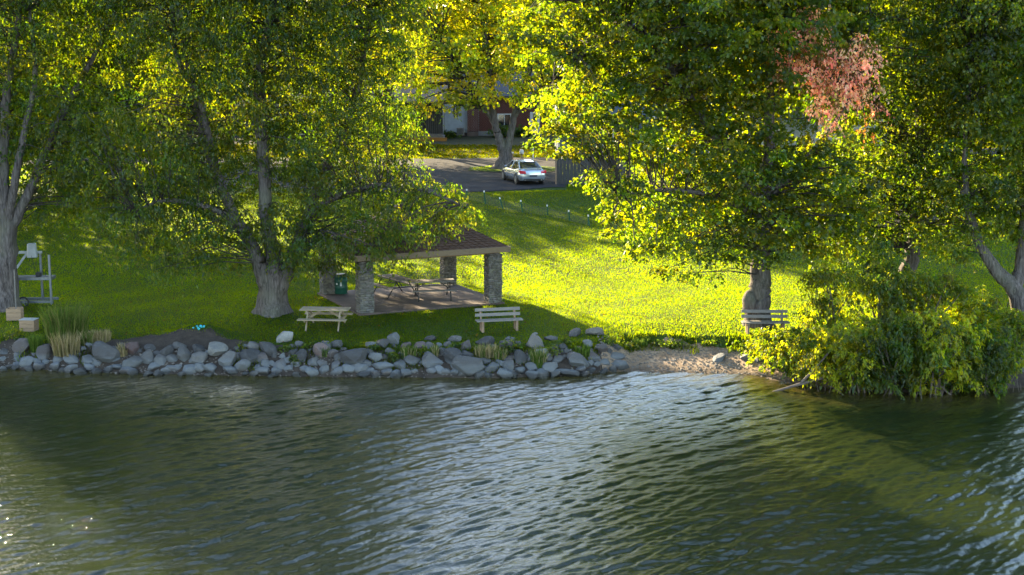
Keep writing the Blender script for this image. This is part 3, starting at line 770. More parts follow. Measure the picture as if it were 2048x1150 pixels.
# ================================================================== SHELTER
RZ = R(25)
sz0 = 1.15
shel = empty('picnic_shelter', (SHELTER[0], SHELTER[1], 1.0), RZ, 'open picnic shelter with four stone pillars and a brown hip roof', 'shelter')
HX, HY = 2.8, 2.45
slab = MB().box((0, 0, .06), (2 * HX + .75, 2 * HY + .75, .24)).build('floor_slab', M['concrete'], shel, bevel=.015)
def ledge_pillar(h, wd, seed):
    """thin flat stones laid in courses round a core, joints recessed"""
    r = rs(seed); V, Fc, C = [], [], []
    def bx(c, d, col):
        n = len(V)
        for z in (-1, 1):
            for x, y in ((-1, -1), (1, -1), (1, 1), (-1, 1)): V.append((c[0] + x * d[0] / 2, c[1] + y * d[1] / 2, c[2] + z * d[2] / 2)); C.append(col)
        for q_ in [(0, 3, 2, 1), (4, 5, 6, 7), (0, 1, 5, 4), (1, 2, 6, 5), (2, 3, 7, 6), (3, 0, 4, 7)]: Fc.append([i + n for i in q_])
    z = 0
    while z < h - .03:
        ch = r.uniform(.05, .10)
        if z + ch > h: ch = h - z
        for side in range(4):
            a = -wd / 2
            while a < wd / 2 - .02:
                L = r.uniform(.10, .26); L = min(L, wd / 2 - a)
                out = r.uniform(-.008, .03); m = a + L / 2; dep = .08
                c_ = np.array([.155, .142, .122]) * r.uniform(.55, 1.25) * np.array([1, r.uniform(.93, 1.02), r.uniform(.85, 1.08)])
                pos = wd / 2 - dep / 2 + out
                cx, cy, dx, dy = [(m, -pos, L, dep), (pos, m, dep, L), (m, pos, L, dep), (-pos, m, dep, L)][side]
                bx((cx, cy, z + ch / 2), (dx - .008 if side % 2 == 0 else dx, dy if side % 2 == 0 else dy - .008, ch - .010), c_)
                a += L
        z += ch
    return np.array(V), np.array(Fc), np.array(C)
for k, (sx, sy) in enumerate(((-1, -1), (1, -1), (1, 1), (-1, 1))):
    core = MB().box((0, 0, 1.03), (.46, .46, 2.04)).build('pillar', M['mortar'], shel); core.location = (sx * HX, sy * HY, .17)
    V, Fc, C = ledge_pillar(2.05, .56, 300 + k)
    st = mesh_np('pillar_stones', V, Fc, 4, M['stone'], core, False, C); st['kind'] = 'stuff'
EX, EY, ez, apex = HX + .52, HY + .52, 2.42, 4.2
bmz = 2.30
fr = MB()
for sy in (-1, 1): fr.box((0, sy * HY, bmz), (2 * HX + .5, .20, .2))
for sx in (-1, 1): fr.box((sx * HX, 0, bmz), (.20, 2 * HY - .22, .2))
fr.build('roof_beam', M['beam'], shel)
fa = MB()
for sy in (-1, 1): fa.box((0, sy * (EY + .015), ez + .0), (2 * EX + .06, .035, .22))
for sx in (-1, 1): fa.box((sx * (EX + .015), 0, ez + .0), (.035, 2 * EY - .01, .22))
roof = MB().add([(-EX, -EY, ez - .02), (EX, -EY, ez - .02), (EX, EY, ez - .02), (-EX, EY, ez - .02), (-.35, 0, apex), (.35, 0, apex), (-EX, -EY, ez + .08), (EX, -EY, ez + .08), (EX, EY, ez + .08), (-EX, EY, ez + .08)],
               [(0, 3, 2, 1), (6, 7, 5, 4), (7, 8, 5), (8, 9, 4, 5), (9, 6, 4), (0, 1, 7, 6), (1, 2, 8, 7), (2, 3, 9, 8), (3, 0, 6, 9)]).build('roof', M['shingle'], shel)
fo = fa.build('fascia', M['fascia'], roof)
# shingle courses
sh = MB(); rr_ = random.Random(3)
def course(a0, a1, b0, b1, nc):
    a0, a1, b0, b1 = map(Vector, (a0, a1, b0, b1)); nrm = (a1 - a0).cross(b0 - a0).normalized()
    for c in range(nc):
        t0, t1 = c / nc, (c + 1) / nc
        p0, p1 = a0.lerp(b0, t0), a1.lerp(b1, t0); q0, q1_ = a0.lerp(b0, t1), a1.lerp(b1, t1)
        L = (p1 - p0).length; m = max(1, int(L / .30)); offs = rr_.random() * .5
        for j in range(m):
            s0, s1 = j / m, (j + 1) / m - .012
            th = .012 + rr_.random() * .014
            A, B, Cc, D = p0.lerp(p1, s0), p0.lerp(p1, s1), q0.lerp(q1_, s1), q0.lerp(q1_, s0)
            sh.add([A + nrm * .004, B + nrm * .004, Cc + nrm * .004, D + nrm * .004, A + nrm * (.006 + th), B + nrm * (.006 + th), Cc + nrm * .008, D + nrm * .008],
                   [(4, 5, 6, 7), (0, 1, 5, 4), (1, 2, 6, 5), (3, 0, 4, 7)])
e4 = [(-EX, -EY, ez + .08), (EX, -EY, ez + .08), (EX, EY, ez + .08), (-EX, EY, ez + .08)]; t4 = [(-.35, 0, apex), (.35, 0, apex)]
course(e4[0], e4[1], t4[0], t4[1], 22); course(e4[1], e4[2], t4[1], t4[1], 22); course(e4[2], e4[3], t4[1], t4[0], 22); course(e4[3], e4[0], t4[0], t4[0], 22)
so = sh.build('shingles', M['shingle'], roof); so['kind'] = 'stuff'

# ================================================================== TABLES AND BENCHES
def steel_table(loc, rz, label, group):
    t = empty('picnic_table', loc, rz, label, 'picnic table', group)
    for k in range(4):
        MB().box((0, -.285 + k * .19, .755), (1.83, .175, .04)).build('top_plank', M['wood_grey'], t)
    for sy in (-1, 1):
        for k in range(1):
            MB().box((0, sy * .67, .445), (1.83, .25, .04)).build('seat', M['wood_grey'], t)
    for sx in (-1, 1):
        x = sx * .68
        m = MB()
        for sy in (-1, 1):
            m.tube([(x, sy * .24, .73), (x, sy * .72, 0.0)], .024, 8)
            m.tube([(x, sy * .1, .43), (x, sy * .78, .425)], .02, 8)
        m.tube([(x, -.36, .73), (x, .36, .73)], .02, 8)
        m.tube([(x, -.78, .425), (x, .78, .425)], .02, 8)
        m.build('leg_frame', M['metal_dark'], t, True)
        MB().tube([(x, 0, .43), (sx * .25, 0, .73)], .018, 8).build('brace', M['metal_dark'], t, True)
    return t
ST = 1.18
def onslab(px, py): 
    p = at_z(px, py, ST); return (p.x, p.y, ST)
steel_table(onslab(790, 590), R(-57), 'steel framed picnic table under the shelter roof, the one turned end on at the back', 'steel framed picnic tables under the shelter')
steel_table(onslab(866, 597), R(10), 'steel framed picnic table under the shelter roof, the one set broadside at the front', 'steel framed picnic tables under the shelter')
def wood_table(loc, rz):
    t = empty('picnic_table', loc, rz, 'light new pine picnic table on the grass above the rock wall', 'picnic table')
    for k in range(5):
        MB().box((0, -.29 + k * .145, .745), (1.86, .135, .04)).build('top_plank', M['wood_new'], t)
    for sy in (-1, 1):
        for k in (0, 1):
            MB().box((0, sy * (.64 + k * .145 - .06), .44), (1.86, .135, .04)).build('seat_plank', M['wood_new'], t)
    for sx in (-1, 1):
        x = sx * .62
        for sy in (-1, 1):
            MB().bar((x, sy * .22, .72), (x, sy * .70, .0), .045, .10).build('leg', M['wood_new'], t)
        MB().box((x + sx * .046, 0, .39), (.045, 1.42, .10)).build('seat_support', M['wood_new'], t)
        MB().box((x + sx * .046, 0, .69), (.045, .68, .08)).build('top_support', M['wood_new'], t)
        MB().bar((x + sx * .0, 0, .40), (sx * .12, 0, .71), .04, .08).build('brace', M['wood_new'], t)
    return t
g = G(643, 662); wood_table((g.x + .1, g.y + .45, hz(g.x, g.y + .45)), R(-4))
def bench(loc, rz, label, group):
    t = empty('park_bench', loc, rz, label, 'bench', group)
    L = 1.75
    for k, (zz, yy) in enumerate(((.79, .29), (.60, .245))):
        MB().box((0, yy, zz), (L, .035, .12), (R(-12), 0, 0)).build('backrest_slat', M['wood_slat'], t)
    for k in range(3):
        MB().box((0, -.16 + k * .14, .43), (L + .04, .125, .04)).build('seat_slat', M['wood_slat'], t)
    for sx in (-1, 1):
        x = sx * .66; m = MB()
        m.box((x, .17, .20), (.09, .10, .40)); m.box((x, -.14, .20), (.09, .10, .40)); m.box((x, 0, .385), (.085, .42, .05))
        m.bar((x, .215, .40), (x, .325, .85), .07, .05)
        m.build('leg_frame', M['wood_brown'], t)
    return t
BGp = 'slatted park benches facing the lake'
g = G(998, 664); bench((g.x, g.y + .15, hz(g.x, g.y + .15)), R(13), 'weathered slatted bench on the shaded grass in front of the shelter', BGp)
g = G(1531, 668); bench((g.x, g.y + .1, hz(g.x, g.y + .1)), R(-1), 'brown slatted bench in front of the burled maple trunk', BGp)

# litter bin
g = onslab(677, 587)
bn = empty('litter_bin', (g[0] + .1, g[1] + .05, ST), 0, 'dark green metal litter drum under the shelter beside the back pillar', 'litter bin')
MB().tube([(0, 0, 0), (0, 0, .03), (0, 0, .26), (0, 0, .28), (0, 0, .30), (0, 0, .52), (0, 0, .54), (0, 0, .56), (0, 0, .80)], [.27, .28, .28, .29, .28, .28, .29, .28, .28], 24).build('drum', M['bin_green'], bn, True)
MB().tube([(0, 0, .78), (0, 0, .84)], [.295, .285], 24).build('rim', M['metal_dark'], bn, True)
MB().box((.04, -.284, .44), (.07, .012, .16)).build('sticker', M['white'], bn)
MB().box((-.14, -.247, .45), (.07, .012, .08), (0, 0, R(-30))).build('sticker', M['white'], bn)

# ================================================================== BOAT LIFT + BITS AT LEFT
g = G(70, 606); lift = empty('boat_lift', (g.x, g.y, g.z - .03), R(3), 'grey steel lift frame with a white winch box by the left tree', 'boat lift')
S = 50.0
for (x, y, h) in ((-.85, -.35, 1.75), (.78, -.35, 2.1), (.2, .45, 2.1), (-.85, .45, 1.9)):
    MB().box((x, y, h / 2), (.085, .085, h)).build('post', M['metal_grey'], lift)
MB().box((-.35, .45, 2.10), (1.25, .09, .10)).build('top_beam', M['metal_white'], lift)
MB().bar((-.78, .35, 1.45), (-.35, .42, 2.05), .07, .09).build('brace', M['metal_white'], lift)
MB().box((-.05, 0, 1.10), (1.75, .62, .12)).build('platform', M['metal_grey'], lift)
MB().box((0, -.35, .14), (1.7, .08, .10)).build('lower_beam', M['metal_grey'], lift)
MB().box((0, .45, .14), (1.7, .08, .10)).build('lower_beam', M['metal_grey'], lift)
wb = MB().box((-.08, .28, 2.20), (.42, .22, .60), None, .8).build('winch_box', M['metal_white'], lift, bevel=.03)
MB().tube([(-.08, .16, 2.0), (.1, .1, 1.15)], .008, 5).build('cable', M['metal_dark'], lift)
MB().tube([(.55, .0, 2.1), (.5, 0, 1.15)], .008, 5).build('cable', M['metal_dark'], lift)
MB().box((.25, -.1, 1.25), (.2, .2, .18)).build('motor', M['plastic_black'], lift, bevel=.02)
g = G(33, 640)
po = MB().tube([(0, 0, -.1), (.02, .02, 2.0)], .028, 8).build('pale_pole', M['wood_grey']); po.location = (g.x, g.y, g.z); tag(po, 'thin pale wooden pole standing between the left tree and the crates', 'pole')
g = G(47, 614); wh = empty('lift_wheel', (g.x, g.y, g.z + .20), R(10), 'blue grey spoked wheel leaning below the lift frame', 'wheel')
MB().tube([(math.cos(a) * .2, 0, math.sin(a) * .2) for a in np.linspace(0, 2 * math.pi, 17)], .035, 6, False).build('tyre', M['tyre'], wh, True)
hm = MB()
for k in range(6): hm.bar((0, 0, 0), (math.cos(k * 1.047) * .18, 0, math.sin(k * 1.047) * .18), .02, .03)
hm.tube([(0, -.05, 0), (0, .05, 0)], .05, 10); hm.build('rim', M['metal_grey'], wh)
def crate(px, py, wd, hh, rz, label, lid):
    g = G(px, py); c = empty('wooden_crate', (g.x, g.y + .15, g.z - .02), rz, label, 'crate', 'wooden crates by the lake at the left')
    for k in range(3):
        z = (k + .5) * hh / 3
        MB().box((0, -.2, z), (wd, .02, hh / 3 - .012)).build('side_board', M['crate'], c)
        MB().box((0, .2, z), (wd, .02, hh / 3 - .012)).build('side_board', M['crate'], c)
        for sx in (-1, 1): MB().box((sx * (wd / 2 - .011), 0, z), (.02, .376, hh / 3 - .012)).build('side_board', M['crate'], c)
    MB().box((0, 0, .02), (wd - .05, .37, .02)).build('base', M['crate'], c)
    if lid: MB().box((.01, 0, hh + .012), (wd + .02, .44, .02)).build('lid', M['metal_white'], c)
crate(28, 641, .56, .50, R(4), 'open reddish wooden crate, the left and rear one of the two crates', False)
crate(56, 663, .58, .46, R(-5), 'wooden crate with a pale lid, the right and front one of the two crates', True)

# ================================================================== ROCK WALL
def rock_mesh(seed):
    r = rs(seed); bm = bmesh.new(); bmesh.ops.create_icosphere(bm, subdivisions=3, radius=1)
    V = np.array([v.co[:] for v in bm.verts])
    n = r.randint(12, 20); D = r.normal(0, 1, (n, 3)); D /= np.linalg.norm(D, axis=1, keepdims=True); h = r.uniform(.56, .86, n)
    for d, hh in zip(D, h):                       # soft planar cuts
        s = V @ d; ex = np.maximum(0, s - hh); V = V - np.outer(ex * .97, d)
    for k in range(3):
        f = r.normal(0, 2.2, 3); V *= (1 + .035 * np.sin(V @ f + r.rand() * 6))[:, None]
    V = V * np.array([1, r.uniform(.8, 1.1), r.uniform(.75, 1.1)]); V[:, 0] += .25 * r.normal() * V[:, 2]; V /= np.abs(V).max(0)
    for v, c in zip(bm.verts, V): v.co = c
    me = bpy.data.meshes.new('boulder'); bm.to_mesh(me); bm.free()
    for p in me.polygons: p.use_smooth = True
    me.set_sharp_from_angle(angle=R(24))
    me.materials.append(M['rock']); return me
RM = [rock_mesh(900 + i) for i in range(26)]
RC = {'grey': (.22, .20, .175), 'dark': (.105, .095, .085), 'tan': (.34, .29, .23), 'pink': (.36, .24, .20), 'red': (.22, .11, .09), 'cream': (.52, .49, .42), 'pale': (.36, .36, .34), 'brown': (.20, .155, .13), 'white': (.62, .62, .58)}
NAMED = [(46, 692, 36, 34, 'brown'), (92, 706, 32, 40, 'brown'), (37, 721, 17, 14, 'grey'), (6, 720, 18, 14, 'grey'), (8, 704, 24, 14, 'dark'), (145, 721, 34, 20, 'grey'), (177, 723, 30, 22, 'grey'), (211, 709, 58, 46, 'dark'),
 (266, 698, 32, 30, 'red'), (265, 727, 44, 27, 'grey'), (295, 717, 28, 34, 'grey'), (323, 722, 26, 28, 'grey'), (333, 706, 28, 26, 'dark'), (366, 711, 30, 34, 'grey'), (395, 718, 38, 34, 'grey'), (433, 699, 44, 28, 'cream'),
 (455, 722, 36, 36, 'grey'), (483, 733, 36, 26, 'grey'), (497, 714, 42, 32, 'dark'), (536, 700, 36, 30, 'dark'), (570, 677, 38, 26, 'cream'), (533, 729, 22, 18, 'grey'), (578, 738, 20, 15, 'grey'), (602, 716, 30, 30, 'dark'),
 (628, 726, 22, 20, 'grey'), (644, 703, 38, 28, 'pink'), (708, 716, 62, 36, 'dark'), (720, 736, 38, 23, 'grey'), (648, 742, 22, 20, 'grey'), (762, 733, 50, 18, 'pale'), (786, 682, 24, 28, 'pale'), (730, 751, 38, 15, 'dark'),
 (811, 692, 20, 16, 'pink'), (837, 694, 26, 22, 'pink'), (861, 678, 26, 15, 'dark'), (911, 679, 30, 18, 'grey'), (971, 685, 36, 22, 'dark'), (932, 694, 28, 24, 'brown'), (864, 723, 42, 30, 'grey'), (904, 716, 38, 36, 'dark'),
 (937, 733, 60, 40, 'grey'), (981, 738, 32, 25, 'grey'), (1015, 734, 28, 24, 'grey'), (1042, 717, 30, 30, 'dark'), (1065, 735, 30, 22, 'grey'), (1100, 735, 34, 27, 'grey'), (1155, 722, 46, 36, 'grey'), (1131, 747, 58, 20, 'dark'),
 (1185, 714, 30, 22, 'brown'), (1200, 698, 26, 22, 'brown'), (1148, 668, 28, 18, 'grey'), (1190, 664, 34, 18, 'tan'), (1070, 686, 38, 30, 'tan'), (1018, 679, 22, 14, 'pale'), (1158, 698, 18, 14, 'red'), (1175, 689, 20, 20, 'pale'),
 (1102, 678, 26, 14, 'grey'), (1210, 724, 24, 16, 'grey'), (1232, 714, 32, 15, 'grey'), (1225, 729, 11, 8, 'white'), (831, 743, 18, 13, 'grey'), (826, 722, 34, 22, 'grey'), (782, 706, 22, 16, 'grey'), (875, 702, 20, 16, 'brown'),
 (1069, 669, 12, 10, 'cream'), (1437, 718, 31, 17, 'grey'), (1495, 717, 27, 20, 'grey'), (1521, 721, 20, 15, 'dark'), (2025, 712, 40, 26, 'grey'), (2046, 735, 34, 24, 'grey'), (2005, 735, 30, 20, 'grey'), (680, 742, 26, 16, 'grey'),
 (610, 741, 24, 16, 'grey'), (117, 720, 22, 20, 'grey'), (74, 724, 20, 14, 'pale'), (20, 735, 20, 14, 'dark'), (236, 735, 26, 16, 'dark'), (345, 738, 34, 16, 'grey'), (420, 738, 30, 20, 'grey'), (800, 730, 26, 20, 'grey'), (895, 745, 24, 14, 'grey'), (1040, 742, 24, 16, 'dark'), (1180, 742, 26, 14, 'dark')]
r = rs(12)
placed = [(a, b, (c + d) / 4) for a, b, c, d, _ in NAMED]
FILL = []
tries = 0
while len(FILL) < 150 and tries < 30000:
    tries += 1
    px = r.uniform(-30, 1245); t = r.rand()
    if t < .5: py = r.uniform(735, 752); s = r.uniform(8, 15)
    elif t < .8: py = r.uniform(715, 735); s = r.uniform(8, 16)
    else: py = r.uniform(690, 715); s = r.uniform(6, 14)
    if py > np.interp(px, [p[0] for p in SHP], [p[1] for p in SHP]) + 2: continue
    if any((px - a) ** 2 + ((py - b) * 1.15) ** 2 < ((rr2 + s) * .66) ** 2 for a, b, rr2 in placed): continue
    placed.append((px, py, s)); FILL.append((px, py, s * 2.1, s * 1.6, ['grey', 'grey', 'dark', 'pale', 'brown'][r.randint(5)]))
ROCKS = []
for i, (px, py, wp, hp, c) in enumerate(NAMED + FILL):
    g = G(px, py + hp * .22)
    sc = F / (g.y / CP); rx = wp / sc / 2 * 1.16; rz_ = hp / sc / 2 * 1.24
    o = bpy.data.objects.new('boulder', RM[r.randint(len(RM))]); COL.objects.link(o)
    o.scale = (rx, min(rx, rz_ * 1.3) * r.uniform(.8, 1.0), rz_)
    pc = at_y(px, py, g.y + .10)
    o.location = (pc.x, g.y + .10, max(pc.z, -.05))
    o.rotation_euler = (r.uniform(-.15, .15), r.uniform(-.2, .2), r.uniform(-.6, .6) + (math.pi if r.rand() < .5 else 0))
    k = r.uniform(.28, .55); cc = RC[c]; o.color = (cc[0] * k, cc[1] * k, cc[2] * k, 1)
    ROCKS.append((o, px, py, wp, c))
LAND = [(-100, 70, 'below the wooden crates'), (70, 190, 'below the tall reeds'), (190, 330, 'left of the soil mound'), (330, 470, 'below the soil mound'), (470, 590, 'below the large maple trunk'), (590, 720, 'below the pine picnic table'),
        (720, 860, 'below the front left pillar'), (860, 960, 'left of the lakeside bench'), (960, 1060, 'below the lakeside bench'), (1060, 1160, 'right of the lakeside bench'), (1160, 1280, 'at the beach end of the wall'),
        (1280, 1560, 'on the pebble beach'), (1560, 2100, 'under the thicket at right')]
SZ = lambda w_: 'small' if w_ < 20 else ('large' if w_ > 36 else 'medium')
CN = {'grey': 'blue grey', 'dark': 'dark grey', 'tan': 'tan topped', 'pink': 'pink', 'red': 'reddish', 'cream': 'cream', 'pale': 'pale grey', 'brown': 'brown', 'white': 'whitish'}
bk = {}
for o, px, py, wp, c in ROCKS:
    ld = next(t for a, b, t in LAND if a <= px < b)
    row = 'waterline' if py > 730 else ('upper' if py < 702 else 'middle')
    bk.setdefault((SZ(wp), CN[c], row, ld), []).append((px, o))
ORD = ['leftmost', 'second from left', 'third from left', 'fourth from left', 'fifth from left', 'sixth from left', 'seventh from left', 'eighth from left', 'ninth from left', 'tenth from left']
for (s_, cn, row, ld), L in bk.items():
    L.sort(key=lambda t: t[0])
    for i, (_, o) in enumerate(L):
        pre = '' if len(L) == 1 else ORD[min(i, 9)] + ' '
        row_ = '' if 'beach' in ld and 'wall' not in ld else row + ' '
        tag(o, f'{pre}{s_} {cn} {row_}boulder {ld}', 'boulder', 'boulders along the shore')
# pebbles too small to count
r = rs(15); pm = MB()
V0 = [(1, 0, 0), (-1, 0, 0), (0, 1, 0), (0, -1, 0), (0, 0, 1), (0, 0, -1)]; F0 = [(0, 2, 4), (2, 1, 4), (1, 3, 4), (3, 0, 4), (2, 0, 5), (1, 2, 5), (3, 1, 5), (0, 3, 5)]
for i in range(2600):
    x = r.uniform(-19, 13) if i % 3 else r.uniform(3.2, 9.8); s = r.uniform(-.15, 1.0 if x < 3.2 else 2.3); y = float(shore(x)) + s
    k = r.uniform(.018, .05) * (1.6 if r.rand() < .1 else 1); a = r.rand() * 6.28
    sc_ = (k * r.uniform(.8, 1.4), k, k * r.uniform(.5, .8)); z = hz(x, y)
    pm.add([(x + (v[0] * sc_[0]) * math.cos(a) - v[1] * sc_[1] * math.sin(a), y + v[0] * sc_[0] * math.sin(a) + v[1] * sc_[1] * math.cos(a), z + .02 + v[2] * sc_[2]) for v in V0], F0)
po = pm.build('pebbles', simple('pebble', (.13, .11, .09), .85, .5, 3, bump=.2)); tag(po, 'loose pebbles along the waterline and beach', None, None, 'stuff')

# ================================================================== GRASS BLADES
def blades(name, N, xr, yr, h, wd, seed, pal, keep, label, mul=1.0, dry=.08, mat_=None):
    r = rs(seed)
    # sampled evenly over the picture's ground area: nearer strips get more
    x = r.uniform(xr[0], xr[1], N); y = r.uniform(yr[0], yr[1], N)
    m = (np.abs(x) < y * .385 + 1.5) & keep(x, y); x, y = x[m], y[m]; n = len(x)
    z = height(x, y)
    patch = np.sin(x * .9 + 2 * np.sin(y * .5)) * np.sin(y * .8 + 1.3 * np.sin(x * .6))
    hh = h * r.uniform(.5, 1.35, n) * (1 + .22 * patch); a = r.rand(n) * 6.28; la = r.rand(n) * 6.28; ln = hh * r.uniform(0, .7, n)
    ww = wd * r.uniform(.6, 1.3, n)
    V = np.empty((n, 3, 3), np.float32)
    V[:, 0] = np.stack([x - np.cos(a) * ww, y - np.sin(a) * ww, z - .01], -1)
    V[:, 1] = np.stack([x + np.cos(a) * ww, y + np.sin(a) * ww, z - .01], -1)
    V[:, 2] = np.stack([x + np.cos(la) * ln, y + np.sin(la) * ln, z + hh], -1)
    P_ = np.array(pal); C = P_[r.randint(0, len(P_), n)] * r.uniform(.86, 1.14, (n, 1)) * (1 + .14 * patch[:, None])
    sel = r.rand(n) < dry * (1 + .8 * np.sin(x * 1.3 + y) * np.sin(y * 1.9)); C[sel] = C[sel] * [1.25, 1.05, 1.5]
    o = mesh_np(name, V.reshape(-1, 3), np.arange(n * 3), 3, mat_ or M['grass_blade'], None, False, np.repeat(C, 3, 0))
    return tag(o, label, None, None, 'stuff')
def notshelter(x, y):
    dx = x - SHELTER[0]; dy = y - SHELTER[1]; c, s = math.cos(RZ), math.sin(RZ)
    u = dx * c + dy * s; v = -dx * s + dy * c
    return ~((np.abs(u) < HX + .38) & (np.abs(v) < HY + .38))
def isl(x, y):
    b = sstep(3.0, 4.2, x) * (1 - sstep(9.2, 10.4, x))
    edge = 1.15 + 1.45 * b + wob(x, .12) + 1.2 * np.exp(-((x + 12.2) / 2.4) ** 2)
    return (y - shore(x) > edge) & notshelter(x, y)
GP = [(.0064, .0175, .005), (.0080, .0182, .005), (.0098, .0195, .005), (.006, .0165, .0055)]
blades('grass', 400000, (-24, 24), (48.3, 62), .050, .014, 61, GP, isl, 'short mown grass of the park lawn near the lake')
blades('grass', 410000, (-28, 28), (62, 86), .055, .020, 62, GP, lambda x, y: notshelter(x, y) & ~((x > -20) & (x < 3.4) & (y > 83.8)), 'mown grass of the lawn below the road')
blades('grass', 60000, (-50, 45), (86, 103), .11, .05, 63, GP, lambda x, y: ~((x > -20.2) & (x < 3.5)) , 'grass beside the parking spur')
blades('grass', 7000, (-3.0, 3.4), (97, 101), .10, .035, 65, GP, lambda x, y: ((y - 98.9) / 2.5) ** 2 + ((x - .2) / 3.2) ** 2 < 1, 'grass growing on the little island under the yellow maple')
blades('grass', 60000, (-45, 45), (108.6, 122), .12, .05, 64, [(.004, .009, .003), (.005, .010, .003), (.006, .009, .004)], lambda x, y: x > -999, 'rough brownish grass between the street and houses')
# longer fringe over the bank edge
def fringe(x, y):
    b = sstep(3.0, 4.2, x) * (1 - sstep(9.2, 10.4, x)); s = y - shore(x); e = 1.15 + 1.45 * b + wob(x, .12)
    return (s > e - .85) & (s < e + .25) & (np.sin(x * 3.1) + np.sin(x * 1.27 + 2) > -.6) & ~((x > -15) & (x < -10))
blades('bank_grass', 90000, (-20, 20), (47, 52.5), .16, .018, 66, GP, fringe, 'longer ragged grass hanging over the bank edge', dry=.25)

# ================================================================== SMALL PLANTS
def leafy(name, label, cat, group, px, py, wp, hp, n, leaf, pal, seed, alt=None, wid=.7, dY=0, stems=5, flat=1.0, ry=None, up=.6, Y=None, crad=None, spacing=None, droop=.3):
    g = G(px, py)
    if Y: g = Vector(((px - 1024) / F * Y / CP, Y, 0)); g.z = max(hz(g.x, g.y), 0)
    g.y += dY; r = rs(seed); s = F / (g.y / CP)
    rx = wp / s / 2; h = hp / s; ry = ry or rx * .7
    root = empty(name, (g.x, g.y, g.z - .03), 0, label, cat, group)
    spacing = spacing or max(.12, min(rx, h) * .5); crad = crad or spacing * .9
    k = max(4, int(rx * ry * h * 4 / spacing ** 3 * .8)); k = min(k, 420)
    D = r.normal(0, 1, (k, 3)); D /= np.linalg.norm(D, axis=1, keepdims=True); D *= (r.rand(k) ** .4)[:, None]
    C = np.stack([D[:, 0] * rx, D[:, 1] * ry, h * .50 + D[:, 2] * h * .48], -1)
    rad = crad * r.uniform(.8, 1.2, k)
    P, T, cid = spray_points(C, rad, r, max(10, n // k), .8, droop, 7)
    kz = P[:, 2] > .04; P, T, cid = P[kz], T[kz], cid[kz]
    leaf_mesh('foliage', P, T, leaf, wid, r, pal, cid, None, root, up, alt)
    sm = MB()
    for i in range(stems):
        c = C[r.randint(k)]; b = (r.normal(0, rx * .15), r.normal(0, ry * .15), -.05)
        sm.tube([b, ((b[0] + c[0]) * .5 + r.normal(0, .04), (b[1] + c[1]) * .5, c[2] * .55), tuple(c)], [.012 + .01 * h, .009 + .006 * h, .004], 5, False)
    sm.build('stems', M['driftwood'], root, True)
    return root
PG = 'low green plants growing between the boulders'
for i, (px, py, wp, hp, lb) in enumerate([(22, 678, 44, 30, 'broad leaved plant below the wooden crates'), (575, 702, 30, 16, 'leafy plant under the cream boulder'), (618, 697, 40, 18, 'leafy plant left of the pink boulder'),
    (590, 728, 24, 20, 'dark leafy plant between the boulders under the cream boulder'), (748, 700, 34, 16, 'leafy plant left of the pale upper boulder'), (790, 722, 26, 22, 'leafy tuft below the pale upper boulder'), (848, 710, 26, 20, 'yellowish plant beside the pink boulders'),
    (905, 700, 34, 16, 'leafy plant among boulders left of the lakeside bench'), (1020, 700, 44, 24, 'bright leafy plant below the lakeside bench'), (1105, 708, 50, 26, 'round leaved plant right of the tilted slab'), (1130, 690, 40, 16, 'leafy plant at the top of the wall near the beach'),
    (1228, 692, 60, 26, 'shaded leafy mat at the end of the wall'), (1262, 700, 30, 18, 'leafy weed at the left end of the beach'), (1340, 692, 60, 14, 'leafy fringe above the middle of the beach'), (1420, 690, 40, 12, 'leafy fringe above the beach beside the shrubs'), (655, 690, 30, 12, 'small weed behind the pink boulder')]):
    leafy('low_plant', 'small ' + lb if not lb.startswith('small') else lb, 'plant', PG, px, py, wp, hp, 420, .075, 'green', 400 + i, ('lime', .3), .8, 0, 3)
def tuft(px, py, wp, hp, n, seed, label, cols, name='grass_tuft', cat='tall grass', group='tall grass tufts among the boulders', dY=0):
    g = G(px, py); g.y += dY; r = rs(seed); s = F / (g.y / CP); rx = wp / s / 2; h = hp / s
    a = r.rand(n) * 6.28; q_ = r.rand(n) ** .5 * rx * .7; x = np.cos(a) * q_; y = np.sin(a) * q_ * .7
    hh = h * r.uniform(.5, 1.05, n); ln = hh * r.uniform(.05, .4, n); la = a + r.normal(0, .6, n)
    wd = .011; V = np.empty((n, 5, 3), np.float32); b = r.rand(n) * 3.14
    cx, cy = np.cos(b) * wd, np.sin(b) * wd
    mx, my, mz = x + np.cos(la) * ln * .35, y + np.sin(la) * ln * .35, hh * .6
    V[:, 0] = np.stack([x - cx, y - cy, 0 * x - .03], -1); V[:, 1] = np.stack([x + cx, y + cy, 0 * x - .03], -1)
    V[:, 2] = np.stack([mx + cx * .8, my + cy * .8, mz], -1); V[:, 3] = np.stack([mx - cx * .8, my - cy * .8, mz], -1)
    V[:, 4] = np.stack([x + np.cos(la) * ln, y + np.sin(la) * ln, hh - ln * .15], -1)
    bi = np.arange(n)[:, None] * 5
    Fc = np.concatenate([bi + [[0, 1, 2]], bi + [[0, 2, 3]], bi + [[3, 2, 4]]], 1).reshape(-1, 3)
    C = np.array(cols)[r.randint(0, len(cols), n)] * r.uniform(.7, 1.25, (n, 1))
    root = empty(name, (g.x, g.y, g.z), 0, label, cat, group)
    mesh_np('blades', V.reshape(-1, 3), Fc, 3, M['leaf_dry'], root, False, np.repeat(C, 5, 0))['kind'] = 'stuff'
    return root
GR = [(.07, .12, .02), (.10, .14, .025), (.05, .09, .015)]; DRY = [(.34, .27, .15), (.26, .20, .10), (.20, .18, .07)]
tuft(135, 708, 74, 52, 380, 1, 'pale dry reed stalks standing in front of the green reeds', DRY, 'reed_clump', 'reeds', 'reeds at the left shore', -.1)
